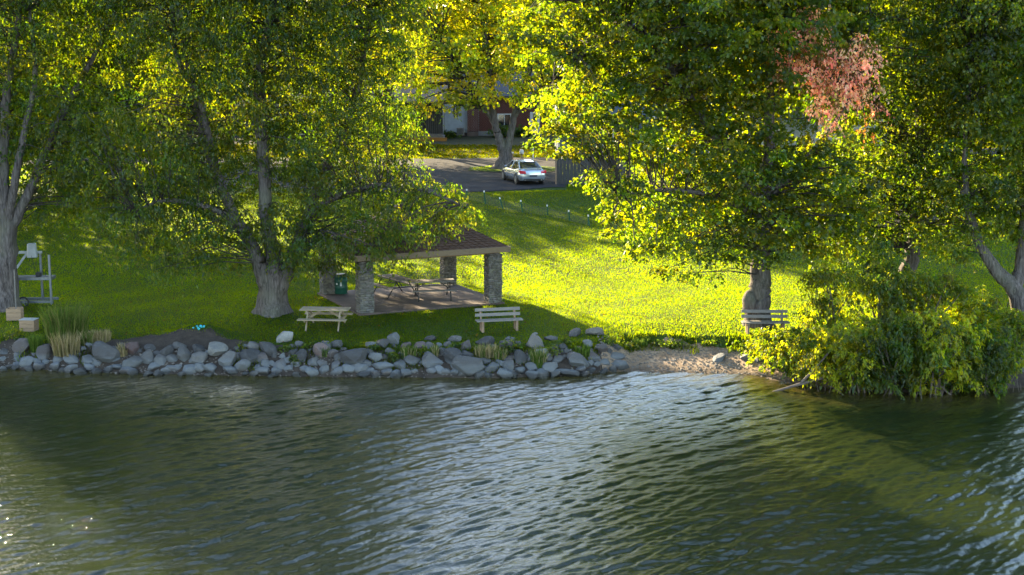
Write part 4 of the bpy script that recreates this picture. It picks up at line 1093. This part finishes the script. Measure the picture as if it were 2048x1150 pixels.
tuft(128, 690, 110, 88, 1300, 2, 'tall green reed clump right of the crates', GR + [(.16, .15, .05)], 'reed_clump', 'reeds', 'reeds at the left shore', .35)
tuft(72, 706, 30, 44, 240, 3, 'yellow green weeds left of the reeds above the brown boulder', GR, dY=.05)
tuft(200, 682, 60, 26, 380, 4, 'dry brown grass right of the reeds', DRY)
tuft(176, 690, 34, 34, 200, 5, 'mixed dry grass at the foot of the reeds', DRY + GR)
tuft(246, 712, 26, 30, 130, 6, 'drooping dry grass left of the reddish boulder', DRY)
tuft(972, 712, 60, 28, 420, 7, 'dry brown grass below the left end of the bench', DRY + GR[:1])
tuft(1077, 735, 40, 44, 300, 8, 'long green grass in front of the tilted tan slab', GR + DRY[:1])
tuft(818, 715, 44, 28, 260, 9, 'green grass between the pink boulders and the waterline stones', GR + DRY[:1])
tuft(1000, 716, 40, 24, 220, 10, 'green and brown grass below the bench seat', GR + DRY)
tuft(648, 712, 30, 20, 160, 11, 'short grass in front of the pink boulder', GR)
tuft(1280, 690, 50, 16, 260, 12, 'sunlit grass lip at the left end of the beach', GR)
tuft(870, 712, 24, 26, 120, 13, 'thin grass beside the brown boulder', GR + DRY)
tuft(1165, 712, 40, 24, 200, 14, 'grass among the stones near the beach end', GR)

# ---- shoreline thicket at right
SG = 'shrubs of the shoreline thicket'
sh_list = [
 (1555, 735, 92, 86, 47.9, 'olive', 'sunlit yellow green shrub at the left end of the thicket beside the beach'),
 (1520, 700, 56, 38, 49.2, 'lime', 'small yellow green shrub in front of the far bench'),
 (1620, 765, 110, 120, 46.3, 'lime', 'olive shrub behind the fallen branch'),
 (1705, 795, 150, 150, 45.25, 'lime', 'drooping shrub over the water right of the fallen branch'),
 (1790, 795, 140, 165, 44.95, 'green', 'dark green shrub with bare stems at the water, middle of the thicket'),
 (1880, 802, 165, 170, 44.8, 'lime', 'bushy shrub leaning farthest out over the water'),
 (1975, 790, 140, 150, 45.1, 'green', 'green shrub right of the one leaning over the water'),
 (2045, 745, 90, 90, 47.6, 'lime', 'lime shrub cut by the right edge above grey stones'),
 (1665, 690, 110, 175, 48.9, 'lime', 'upright sapling like shrub standing above the left thicket'),
 (1760, 690, 120, 215, 49.2, 'green', 'tall thin shrub with hanging sprays in the middle of the thicket'),
 (1850, 700, 150, 165, 49.3, 'olive', 'tall leafy shrub behind the middle of the thicket'),
 (1950, 700, 130, 120, 49.3, 'lime', 'bright tall shrub below the leaning tree'),
]
for i, (px, py, wp, hp, Y, pal, lb) in enumerate(sh_list):
    leafy('shrub', lb, 'shrub', SG, px, py, wp * 1.12, hp * 1.08, int(wp * hp * (.42 if i < 8 else .24)), .135, pal, 500 + i, ('lime' if pal != 'lime' else 'yellow', .3), .5, 0, 12, ry=1.1, Y=Y, spacing=.56 if i < 8 else .66, crad=.48 if i < 8 else .45, droop=.6)
# fallen branch reaching into the lake
r = rs(91); g = at_z(1552, 782, -.02)
fb = empty('fallen_branch', (g.x, g.y, 0), 0, 'bare grey fallen branch reaching from the shrubs into the lake', 'branch')
def W(px, py, Y): 
    p = at_y(px, py, Y); return np.array([p.x - g.x, Y - g.y, p.z])
for poly, rad in [([W(1545, 784, 45.2), W(1590, 771, 45.15), W(1630, 760, 45.15), W(1690, 745, 45.4)], [.035, .05, .06, .07]),
                  ([W(1600, 768, 45.15), W(1630, 738, 45.05), W(1655, 708, 45.0), W(1672, 690, 45.1)], [.05, .04, .03, .015]),
                  ([W(1615, 753, 45.1), W(1650, 740, 45.0), W(1690, 738, 45.1)], [.03, .02, .012]),
                  ([W(1625, 745, 45.1), W(1612, 725, 45.0), W(1615, 705, 45.0)], [.02, .014, .008])]:
    v, f, _, _ = tube_np(poly, rad, 8, r, .08); mesh_np('bough', v, f, 4, M['driftwood'], fb, True)
# bare twigs at water under the thicket
tw = MB(); r = rs(92)
for i in range(70):
    x = r.uniform(9.6, 18); y = float(shore(x)) + r.uniform(-.9, .2); b = Vector((x, y, -.03)); e = b + Vector((r.normal(0, .25), r.normal(0, .2), r.uniform(.25, .9)))
    tw.tube([b, (b + e) / 2 + Vector((r.normal(0, .05), 0, .03)), e], [.012, .009, .004], 4, False)
tag(tw.build('bare_twigs', M['driftwood']), 'tangle of bare twigs at the water under the thicket', None, None, 'stuff')

# fallen leaves on the lawn and the beach
r = rs(93); n = 2600
x = r.uniform(-20, 16, n); y = r.uniform(49, 66, n); k = isl(x, y); x, y = x[k], y[k]
P = np.stack([x, y, height(x, y) + .05], -1); T = r.normal(0, 1, P.shape); T[:, 2] *= .15
fl = leaf_mesh('fallen_leaves', P, T, .085, .8, r, 'autumn', None, M['leaf_dry'], None, 1.5); tag(fl, 'scattered fallen leaves on the grass', None, None, 'stuff')
# soil mound extras
g = G(398, 658); cl = MB(); r = rs(94)
for k in range(7): cl.box((r.uniform(-.2, .2), r.uniform(-.1, .1), r.uniform(.02, .1)), (r.uniform(.05, .12), .04, r.uniform(.04, .1)), (r.rand(), r.rand(), r.rand()))
c_ = cl.build('teal_rag', M['teal'], None, bevel=.01); c_.location = (g.x, g.y, g.z); tag(c_, 'crumpled teal cloth lying on the soil mound', 'rag')

# ================================================================== FENCES
r = rs(95)
fpts = [((587, 835), (590, 870)), ((718, 858), (720, 925)), ((847, 870), (857, 960)), ((965, 920), (992, 998)), ((1120, 940), (1135, 1025)), ((1315, 975), (1320, 1045)), ((1475, 1015), (1483, 1085)), ((1620, 1050), (1628, 1122))]
fb_ = [G(740 + b[0] / 3.71, 150 + b[1] / 3.71) for a, b in fpts]
wf = empty('wire_fence', fb_[3], 0, 'sagging wire mesh fence on short green posts across the lawn below the car', 'fence')
tops = []
for (a, b), p in zip(fpts, fb_):
    tp = at_y(740 + a[0] / 3.71, 150 + a[1] / 3.71, p.y); d = tp - fb_[3]; q_ = p - fb_[3]
    pst = MB().bar(q_ - Vector((0, 0, .1)), d, .07, .07).build('post', M['post_green'], wf)
    up_ = (d - q_).normalized(); MB().bar(d + up_ * .002, d + up_ * .09, .075, .075).build('tip', M['post_tip'], pst)
    tops.append((q_, d))
wm = MB()
for (q0, t0), (q1_, t1) in zip(tops[:-1], tops[1:]):
    for k in range(6):
        f = .12 + k * .15; a = q0.lerp(t0, f); b = q1_.lerp(t1, f); m = (a + b) / 2 - Vector((0, 0, .08))
        wm.tube([a, m, b], .006, 3, False)
    for k in range(1, 14):
        f = k / 14; sag = Vector((0, 0, .32 * f * (1 - f))); wm.tube([q0.lerp(q1_, f) + Vector((0, 0, .05)) - sag * .3, t0.lerp(t1, f) - sag], .005, 3, False)
wm.build('wire_mesh', M['metal_grey'], wf)['kind'] = 'stuff'
for (a, b, lb) in (((1669, 538), (1673, 602), 'dark slim stake on the sunlit lawn right of the burled maple'), ((2016, 606), (2017, 642), 'dark stake left of the leaning right edge tree'), ((1736, 552), (1738, 600), 'dark stake half hidden by sprays above the thicket')):
    p = G(*b); t = at_y(a[0], a[1], p.y); o = MB().tube([(0, 0, -.1), (t.x - p.x, 0, (t.z - p.z) * .5), (t.x - p.x, 0, t.z - p.z)], [.035, .033, .03], 6).build('fence_stake', M['metal_dark']); o.location = p
    tag(o, lb, 'stake', 'dark stakes at the right of the lawn')
# weathered board fence right of the car
p0 = Vector((at_z(1109, 364, 3.2).x, 87.6, 0)); n_b = 22
bf = empty('board_fence', (p0.x, p0.y, hz(p0.x, p0.y)), 0, 'weathered grey fence of upright boards right of the silver car', 'fence')
r = rs(96)
for k in range(n_b):
    x = k * .23 + .12; y = k * .03; h = 1.95 + r.uniform(-.03, .03)
    MB().box((x, y + r.uniform(-.008, .008), h / 2), (.22, .03, h), (0, 0, R(7))).build('board', M['board'], bf)
for zz in (.4, 1.6): MB().bar((0, .06, zz), (n_b * .23, .06 + n_b * .03, zz), .04, .09).build('rail', M['board'], bf)
for k in range(3): MB().box((k * 2.4 + .03, -.03 + k * .3, 1.03), (.11, .11, 2.06)).build('fence_post', M['wood_brown'], bf)

# ================================================================== CAR
def car():
    g = G(1045, 371); c = empty('parked_car', (g.x, g.y + 2.0, hz(g.x, g.y + 2.0) + .034), R(17), 'silver sedan parked on the asphalt spur seen from behind', 'car')
    # cross sections along the length (y: rear -2.35 .. front 2.35): (y, half width, z sill, z shoulder, z deck)
    secs = [(-2.36, .72, .34, .70, .80), (-2.28, .84, .26, .82, .97), (-1.95, .885, .22, .87, 1.02), (-1.4, .89, .20, .88, 1.03), (-.5, .89, .19, .86, .96), (.5, .89, .19, .84, .94), (1.1, .885, .2, .82, .93), (1.8, .86, .22, .76, .82), (2.2, .78, .26, .66, .70), (2.36, .62, .34, .56, .60)]
    V, Fc = [], []
    prof = lambda hw, a, b, d: [(-hw * .93, a), (-hw, (a + b) / 2), (-hw * .985, b * .93), (-hw * .94, b), (-hw * .80, d - .02), (-hw * .4, d + .01), (0, d + .015), (hw * .4, d + .01), (hw * .80, d - .02), (hw * .94, b), (hw * .985, b * .93), (hw, (a + b) / 2), (hw * .93, a)]
    for (y, hw, a, b, d) in secs:
        for (x, z) in prof(hw, a, b, d): V.append((x, y, z))
    m = 13
    for i in range(len(secs) - 1):
        for k in range(m):
            k2 = (k + 1) % m; Fc.append((i * m + k, i * m + k2, (i + 1) * m + k2, (i + 1) * m + k))
    Fc.append(tuple(range(m))); Fc.append(tuple((len(secs) - 1) * m + k for k in range(m))[::-1])
    b = MB().add(V, Fc).build('body', M['car_paint'], c, True)
    bmx = bmesh.new(); bmx.from_mesh(b.data); bmesh.ops.recalc_face_normals(bmx, faces=bmx.faces); bmx.to_mesh(b.data); bmx.free()
    # greenhouse
    gh = [(-1.72, .64, .64, 1.00), (-1.05, .70, .56, 1.36), (-.35, .72, .57, 1.43), (.35, .71, .55, 1.40), (1.15, .66, .62, .97)]
    def cab(ys):
        V, Fc = [], []
        for (y, wb_, wt, z) in ys: V += [(-wb_ - .08, y, .93), (-wt, y, z - .03), (-wt * .8, y, z), (0, y, z + .015), (wt * .8, y, z), (wt, y, z - .03), (wb_ + .08, y, .93)]
        for i in range(len(ys) - 1):
            for k in range(6): Fc.append((i * 7 + k, i * 7 + k + 1, (i + 1) * 7 + k + 1, (i + 1) * 7 + k))
        return V, Fc
    V, Fc = cab(gh); MB().add(V, Fc).build('glasshouse', M['glass'], c, True)
    # painted roof and pillars, proud of the glass
    rp = MB()
    rf = [(-1.08, .57, 1.352), (-.35, .58, 1.435), (.30, .56, 1.405)]
    V = []; Fc = []
    for (y, wt, z) in rf: V += [(-wt - .012, y, z - .05), (-wt * .8, y, z + .012), (0, y, z + .03), (wt * .8, y, z + .012), (wt + .012, y, z - .05)]
    for i in range(2):
        for k in range(4): Fc.append((i * 5 + k, i * 5 + k + 1, (i + 1) * 5 + k + 1, (i + 1) * 5 + k))
    rp.add(V, Fc)
    for sx in (-1, 1):
        rp.bar((sx * .735, -1.78, .97), (sx * .575, -1.07, 1.35), .07, .09); rp.bar((sx * .745, 1.10, .95), (sx * .57, .32, 1.39), .05, .05); rp.bar((sx * .80, -.15, .93), (sx * .60, -.2, 1.40), .04, .05)
    rp.build('roof', M['car_paint'], c, False)
    for sx in (-1, 1):
        MB().add([(sx * .50, -2.40, .70), (sx * .885, -2.30, .72), (sx * .915, -2.05, .88), (sx * .875, -2.31, .93), (sx * .52, -2.36, .87), (sx * .50, -2.30, .72), (sx * .83, -2.15, .74), (sx * .85, -2.0, .86), (sx * .8, -2.2, .88), (sx * .52, -2.28, .84)],
                 [(0, 1, 3, 4), (1, 2, 3), (5, 6, 8, 9), (6, 7, 8), (0, 5, 9, 4), (4, 9, 8, 3), (3, 8, 7, 2), (0, 1, 6, 5), (1, 2, 7, 6)]).build('tail_lamp', M['tail'], c)
        MB().box((sx * .93, .72, 1.0), (.16, .10, .12)).build('side_mirror', M['car_paint'], c, bevel=.03)
        for y in (-1.42, 1.42):
            w_ = MB().tube([(sx * .70, y, .32), (sx * .72, y, .32), (sx * .89, y, .32), (sx * .905, y, .32)], [.28, .325, .325, .29], 24).build('wheel', M['tyre'], c, True)
            rm = MB().tube([(sx * .904, y, .32), (sx * .912, y, .32)], [.215, .20], 16)
            rm.build('rim', M['metal_grey'], w_)
            MB().tube([(sx * .885, y, .34), (sx * .897, y, .34)], [.37, .37], 24).build('wheel_arch', M['plastic_black'], c)
    MB().box((0, -2.375, .56), (.50, .02, .13)).build('licence_plate', M['siding_dark'], c)
    MB().box((0, -2.33, .33), (1.3, .08, .10)).build('rear_valance', M['plastic_black'], c)
    MB().box((0, -2.28, .985), (1.15, .10, .025)).build('spoiler', M['car_paint'], c, bevel=.008)
    MB().box((0, -2.352, .76), (.7, .012, .025)).build('chrome_strip', M['metal_white'], c)
    for sx in (-1, 1): MB().tube([(sx * .55, -2.38, .30), (sx * .55, -2.2, .30)], .04, 10).build('exhaust_tip', M['metal_grey'], c)
car()
# mailboxes and marker post
def at_ground(px, Y): x = (px - 1024) / F * Y / CP; return Vector((x, Y, hz(x, Y) + .05))
p = at_ground(1043, 100.4); mb = empty('mailbox', p, 0, 'white rural mailbox on a brown post behind the car', 'mailbox')
MB().box((0, 0, .5), (.12, .12, 1.0)).build('post', M['wood_brown'], mb)
MB().tube([(0, -.26, 1.15), (0, .26, 1.15)], .16, 12).build('box', M['white'], mb, True); MB().box((0, 0, 1.05), (.31, .50, .12)).build('base', M['white'], mb)
p = at_ground(1024.5, 100.0); mb = empty('gate_post', p, 0, 'brown post with a pale cap between the yellow maple and mailbox', 'post')
MB().box((0, 0, .52), (.16, .16, 1.04)).build('shaft', M['wood_brown'], mb); MB().box((0, 0, 1.10), (.2, .2, .10)).build('cap', M['white'], mb, bevel=.02)
p = at_ground(1065.5, 100.6); mb = empty('marker_post', p, 0, 'thin white marker post right of the mailbox', 'post')
MB().tube([(0, 0, 0), (0, 0, 1.35)], .045, 8).build('shaft', M['white'], mb, True); MB().tube([(0, 0, 1.35), (0, 0, 1.46)], [.09, .05], 8).build('cap', M['white'], mb, True)

# ================================================================== HOUSES
def window(parent, x, y, z, wd, h, mat='white', sill=True):
    f = MB(); t = .09
    f.box((x, y, z + h / 2 + t / 2), (wd + 2 * t, .08, t)); f.box((x, y, z - h / 2 - t / 2), (wd + 2 * t, .08, t))
    for s in (-1, 1): f.box((x + s * (wd / 2 + t / 2), y, z), (t, .08, h))
    f.box((x, y, z), (.05, .05, h))
    fr = f.build('window', M[mat], parent); MB().box((x, y + .02, z), (wd, .02, h)).build('pane', M['glass'], fr); return fr
def siding(parent, x0, x1, y, z0, z1, mat, step=.16, cut=()):
    m = MB(); z = z0
    while z < z1 - .01:
        h = min(step, z1 - z); spans = [(x0, x1)]
        for (cx0, cx1, cz0, cz1) in cut:
            if z + h > cz0 and z < cz1:
                spans = [s for a, b in spans for s in ((a, min(b, cx0)), (max(a, cx1), b)) if s[1] - s[0] > .02]
        for a, b in spans:
            m.add([(a, y - .03, z), (b, y - .03, z), (b, y - .008, z + h), (a, y - .008, z + h), (a, y, z), (b, y, z)], [(0, 1, 2, 3), (0, 4, 5, 1)])
        z += step
    o = m.build('siding', mat, parent); o['kind'] = 'stuff'; return o
def wallbox(parent, x0, x1, y0, y1, z0, z1, mat, name='wall'):
    return MB().box(((x0 + x1) / 2, (y0 + y1) / 2, (z0 + z1) / 2), (x1 - x0, y1 - y0, z1 - z0)).build(name, mat, parent)
def gable(parent, x0, x1, y0, y1, z, rise, mat, ov=.5, along='x'):
    if along == 'x':
        ym = (y0 + y1) / 2
        v = [(x0 - ov, y0 - ov, z), (x1 + ov, y0 - ov, z), (x1 + ov, ym, z + rise), (x0 - ov, ym, z + rise), (x0 - ov, y1 + ov, z), (x1 + ov, y1 + ov, z)]
    else:
        xm = (x0 + x1) / 2
        v = [(x0 - ov, y1 + ov, z), (x0 - ov, y0 - ov, z), (xm, y0 - ov, z + rise), (xm, y1 + ov, z + rise), (x1 + ov, y1 + ov, z), (x1 + ov, y0 - ov, z)]
    v2 = [(a, b, c + .16) for a, b, c in v]
    return MB().add(v + v2, [(0, 3, 2, 1), (3, 4, 5, 2), (6, 7, 8, 9), (9, 8, 11, 10), (0, 1, 7, 6), (1, 2, 8, 7), (2, 5, 11, 8), (5, 4, 10, 11), (4, 3, 9, 10), (3, 0, 6, 9)]).build('roof', mat, parent)
def hx(px, Y): return (px - 1024) / F * Y / CP
YH = 134.0
def zat(py, Y): return at_y(1024, py, Y).z
# white sided house with brick front
base = (hx(930, YH), YH, hz(hx(930, YH), YH))
hs = empty('brick_house', base, 0, 'white sided and red brick house with a chimney behind the yellow maple', 'house')
bx_, bz = base[0], base[2]
X = lambda px: hx(px, YH) - bx_
Z = lambda py: zat(py, YH) - bz
wallbox(hs, X(850), X(1100), .0, 8, -.2, Z(195), M['siding_grey'])
wallbox(hs, X(850), X(936), -.06, -.002, -.2, Z(265), M['concrete'], 'foundation')
siding(hs, X(850), X(936), 0, Z(265), Z(195), M['siding'], .17, [(X(908), X(919), Z(236), Z(205))])
window(hs, X(913.5), -.02, Z(221), X(918) - X(909), 1.35)
ch = MB().box((X(947), -.35, (Z(190) + Z(262)) / 2 + .6), (X(958) - X(937), .7, Z(190) - Z(262) + 1.2)).build('chimney', M['mortar'], hs)
bk_ = MB(); rb = random.Random(5); x0c, x1c = X(937), X(958); zc = Z(262)
while zc < Z(180):
    xx = x0c + (0 if int(zc * 10) % 2 else -.1)
    while xx < x1c:
        a, b = max(xx, x0c), min(xx + .22, x1c)
        if b - a > .03: bk_.box(((a + b) / 2, -.705, zc + .04), (b - a - .015, .02 + rb.random() * .008, .07))
        xx += .235
    zc += .085
bk_.build('bricks', M['brick'], ch)['kind'] = 'stuff'
wallbox(hs, X(937), X(958), -.74, .0, -.3, Z(262) - .01, M['concrete'], 'chimney_base')
bk_ = MB(); zc = Z(262)
cuts = [(X(996), X(1022), Z(256), Z(228)), (X(1058), X(1080), Z(266), Z(226))]
row = 0
while zc < Z(195):
    xx = X(960) - (.11 if row % 2 else 0)
    while xx < X(1098):
        c0 = xx + .11
        if not any(a < c0 < b and z0 < zc < z1 for a, b, z0, z1 in cuts): bk_.box((c0, -.02, zc + .04), (.215, .03 + rb.random() * .008, .07))
        xx += .235
    zc += .085; row += 1
bk_.build('bricks', M['brick'], hs)['kind'] = 'stuff'
window(hs, X(1009), -.05, Z(242), 1.15, 1.25)
dr = MB().box((X(1069), -.05, Z(245)), (.95, .06, 2.05)).build('door', M['white'], hs)
MB().box((X(1069), -.09, Z(236)), (.4, .02, .9)).build('door_glass', M['glass'], dr)
MB().box((X(1069) + .36, -.11, Z(247)), (.05, .05, .05)).build('handle', M['metal_dark'], dr)
gable(hs, X(850), X(1100), 0, 8, Z(195), 2.3, M['roof_dark'])
ac = empty('air_conditioner', (hx(923, YH - .8), YH - .8, hz(hx(923, YH), YH) + .12), 0, 'grey air conditioner unit against the white siding', 'air conditioner')
MB().box((0, 0, .38), (.72, .6, .72)).build('cabinet', M['siding_grey'], ac, bevel=.02)
lv = MB()
for k in range(7): lv.box((0, -.31, .12 + k * .085), (.64, .02, .03))
lv.build('grille', M['metal_dark'], ac); MB().box((0, 0, -.04), (.85, .75, .1)).build('pad', M['concrete'], ac)
# porch house
YP = 128.0
base = (hx(820, YP), YP, hz(hx(820, YP), YP)); bx_, bz = base[0], base[2]
ph = empty('porch_house', base, 0, 'dark navy house with a white framed window and a covered porch', 'house')
X = lambda px: hx(px, YP) - bx_
Z = lambda py: zat(py, YP) - bz
wallbox(ph, X(690), X(850), 2.2, 9, -.2, Z(212), M['siding_dark']); siding(ph, X(690), X(850), 2.2, .1, Z(212), M['siding_dark'], .17, [(X(804), X(840), Z(258), Z(214))])
window(ph, X(823), 2.16, Z(234), 1.1, 1.7); window(ph, X(745), 2.16, Z(234), 1.3, 1.3)
wallbox(ph, X(852), X(886), .6, 6, -.2, Z(205), M['siding_grey'])
for k in range(9): MB().box((X(852) + .09 + k * .19, .57, (Z(205) - .1) / 2), (.16, .03, Z(205) + .1)).build('board', M['board'], ph)
for px in (812, 849, 883): MB().box((X(px), .0, Z(212) / 2 + .2), (.14, .14, Z(212) - .4)).build('porch_post', M['board'], ph)
dk_ = wallbox(ph, X(760), X(890), -.3, 2.1, .15, .42, M['wood_grey'], 'porch_deck')
MB().box(((X(768) + X(897)) / 2, -.75, .10), (X(897) - X(768), .28, .40)).build('step', M['deck_orange'], ph)
wallbox(ph, X(800), X(888), -.28, -.10, .42, .62, M['wood_grey'], 'kerb_board')
gable(ph, X(690), X(886), 0, 9, Z(206), 2.6, M['roof'], .5)
# dark blue house right
YB = 108.0
base = (hx(1200, YB), YB, hz(hx(1200, YB), YB)); bx_, bz = base[0], base[2]
bh = empty('blue_house', base, 0, 'tall slate blue house with a dark roof behind the board fence', 'house')
X = lambda px: hx(px, YB) - bx_
Z = lambda py: zat(py, YB) - bz
wallbox(bh, X(1115), X(1420), .0, 9, -.3, Z(100), M['siding_blue']); siding(bh, X(1115), X(1420), 0, 0, Z(100), M['siding_blue'], .2, [(X(1150), X(1180), Z(205), Z(165)), (X(1250), X(1290), Z(205), Z(165)), (X(1220), X(1260), Z(300), Z(250))])
window(bh, X(1165), -.03, Z(186), 1.0, 1.3); window(bh, X(1270), -.03, Z(186), 1.2, 1.3); window(bh, X(1240), -.03, Z(276), 1.3, 1.4)
gable(bh, X(1115), X(1420), 0, 9, Z(100), 2.6, M['roof_dark'], .5)
v = [(X(1110), -2.4, Z(228)), (X(1300), -2.4, Z(228)), (X(1300), 0, Z(200)), (X(1110), 0, Z(200))]
MB().add(v + [(a, b, c + .12) for a, b, c in v], [(0, 3, 2, 1), (4, 5, 6, 7), (0, 1, 5, 4), (1, 2, 6, 5), (3, 0, 4, 7)]).build('porch_roof', M['siding_blue'], bh)
for px in (1114, 1200, 1296): MB().box((X(px), -2.2, Z(228) / 2), (.16, .16, Z(228))).build('porch_post', M['white'], bh)
# house fragments at left and the right shed
def plain_house(px0, px1, Y, pyb, eave, label, wall, roofm, wins):
    base = (hx((px0 + px1) / 2, Y), Y, hz(hx((px0 + px1) / 2, Y), Y)); h = empty('bungalow', base, 0, label, 'house')
    X = lambda px: hx(px, Y) - base[0]
    Z = lambda py: zat(py, Y) - base[2]
    wallbox(h, X(px0), X(px1), 0, 8, -.3, Z(eave), wall); siding(h, X(px0), X(px1), 0, 0, Z(eave), wall, .2)
    for (a, b, wd, hh) in wins: window(h, X(a), -.07, Z(b), wd, hh)
    gable(h, X(px0), X(px1), 0, 8, Z(eave), 2.2, roofm); return h
plain_house(150, 330, 130, 290, 215, 'brown sided bungalow glimpsed through the left foliage', M['siding_grey'], M['roof'], [(215, 245, 1.3, 1.1), (255, 250, 1.0, 1.2)])
plain_house(480, 660, 132, 290, 215, 'dark bungalow glimpsed between stems left of the porch house', M['siding_dark'], M['roof'], [(545, 250, 1.2, 1.1), (605, 255, 1.4, 1.2)])
plain_house(1480, 1760, 112, 330, 220, 'pale sided house hidden behind the broad maple', M['siding'], M['roof_dark'], [(1540, 270, 1.3, 1.2), (1640, 250, 1.2, 1.2)])
g = G(1870, 500)
shd = empty('garden_shed', (g.x, g.y + 4, hz(g.x, g.y + 4)), R(8), 'brown garden shed with a low pale ramp half hidden by leaves', 'shed')
sc_ = F / (g.y + 4) 
MB().box((.6, 1.2, .9), (2.6, 2.2, 1.8)).build('wall', M['wood_brown'], shd)
gable(shd, -.7, 1.9, .1, 2.3, 1.8, .7, M['roof_dark'], .2)
MB().box((.9, .07, .85), (.9, .05, 1.6)).build('door', M['board'], shd)
MB().box((-.9, -.6, .12), (2.0, 1.0, .16), (R(0), R(8), 0)).build('ramp', M['concrete'], shd)
# hedges by the houses
HG = 'dark clipped bushes in front of the brick house'
leafy('hedge_bush', 'dark rounded bush under the brick house window', 'bush', HG, 1005, 268, 60, 26, 2600, .14, 'deep', 701, None, .8, Y=131.5, spacing=.5, crad=.45, ry=.9)
leafy('hedge_bush', 'dark rounded bush left of the white front door', 'bush', HG, 1040, 266, 46, 24, 2200, .14, 'deep', 702, None, .8, Y=131.8, spacing=.5, crad=.45, ry=.8)
leafy('hedge_bush', 'low bush beside the air conditioner', 'bush', HG, 900, 275, 36, 14, 1200, .14, 'deep', 703, None, .8, Y=131.2, spacing=.4, crad=.4, ry=.6)
leafy('garden_shrub', 'loose sunlit shrub on the far left lawn', 'shrub', 'shrubs at the far side of the lawn', 240, 372, 70, 56, 3000, .14, 'lime', 704, ('green', .3), .7, Y=79, spacing=.45, crad=.42)
leafy('garden_shrub', 'dark shrub at the far end of the left lawn', 'shrub', 'shrubs at the far side of the lawn', 330, 360, 110, 60, 3600, .16, 'green', 705, ('olive', .3), .7, Y=86, spacing=.5, crad=.5)
leafy('garden_shrub', 'dark shrub beside the left street tree', 'shrub', 'shrubs at the far side of the lawn', 160, 360, 120, 70, 3600, .16, 'deep', 706, ('olive', .3), .7, Y=84, spacing=.5, crad=.5)
leafy('garden_shrub', 'dark shrub behind the fork of the large maple', 'shrub', 'shrubs at the far side of the lawn', 620, 345, 90, 50, 3000, .16, 'green', 707, ('lime', .3), .7, Y=90, spacing=.5, crad=.5)
print('TRIS', sum(len(o.data.loop_triangles) if len(o.data.loop_triangles) else sum(max(0, len(p.vertices) - 2) for p in o.data.polygons) if len(o.data.polygons) < 5000 else len(o.data.polygons) for o in scn.objects if o.type == 'MESH'))
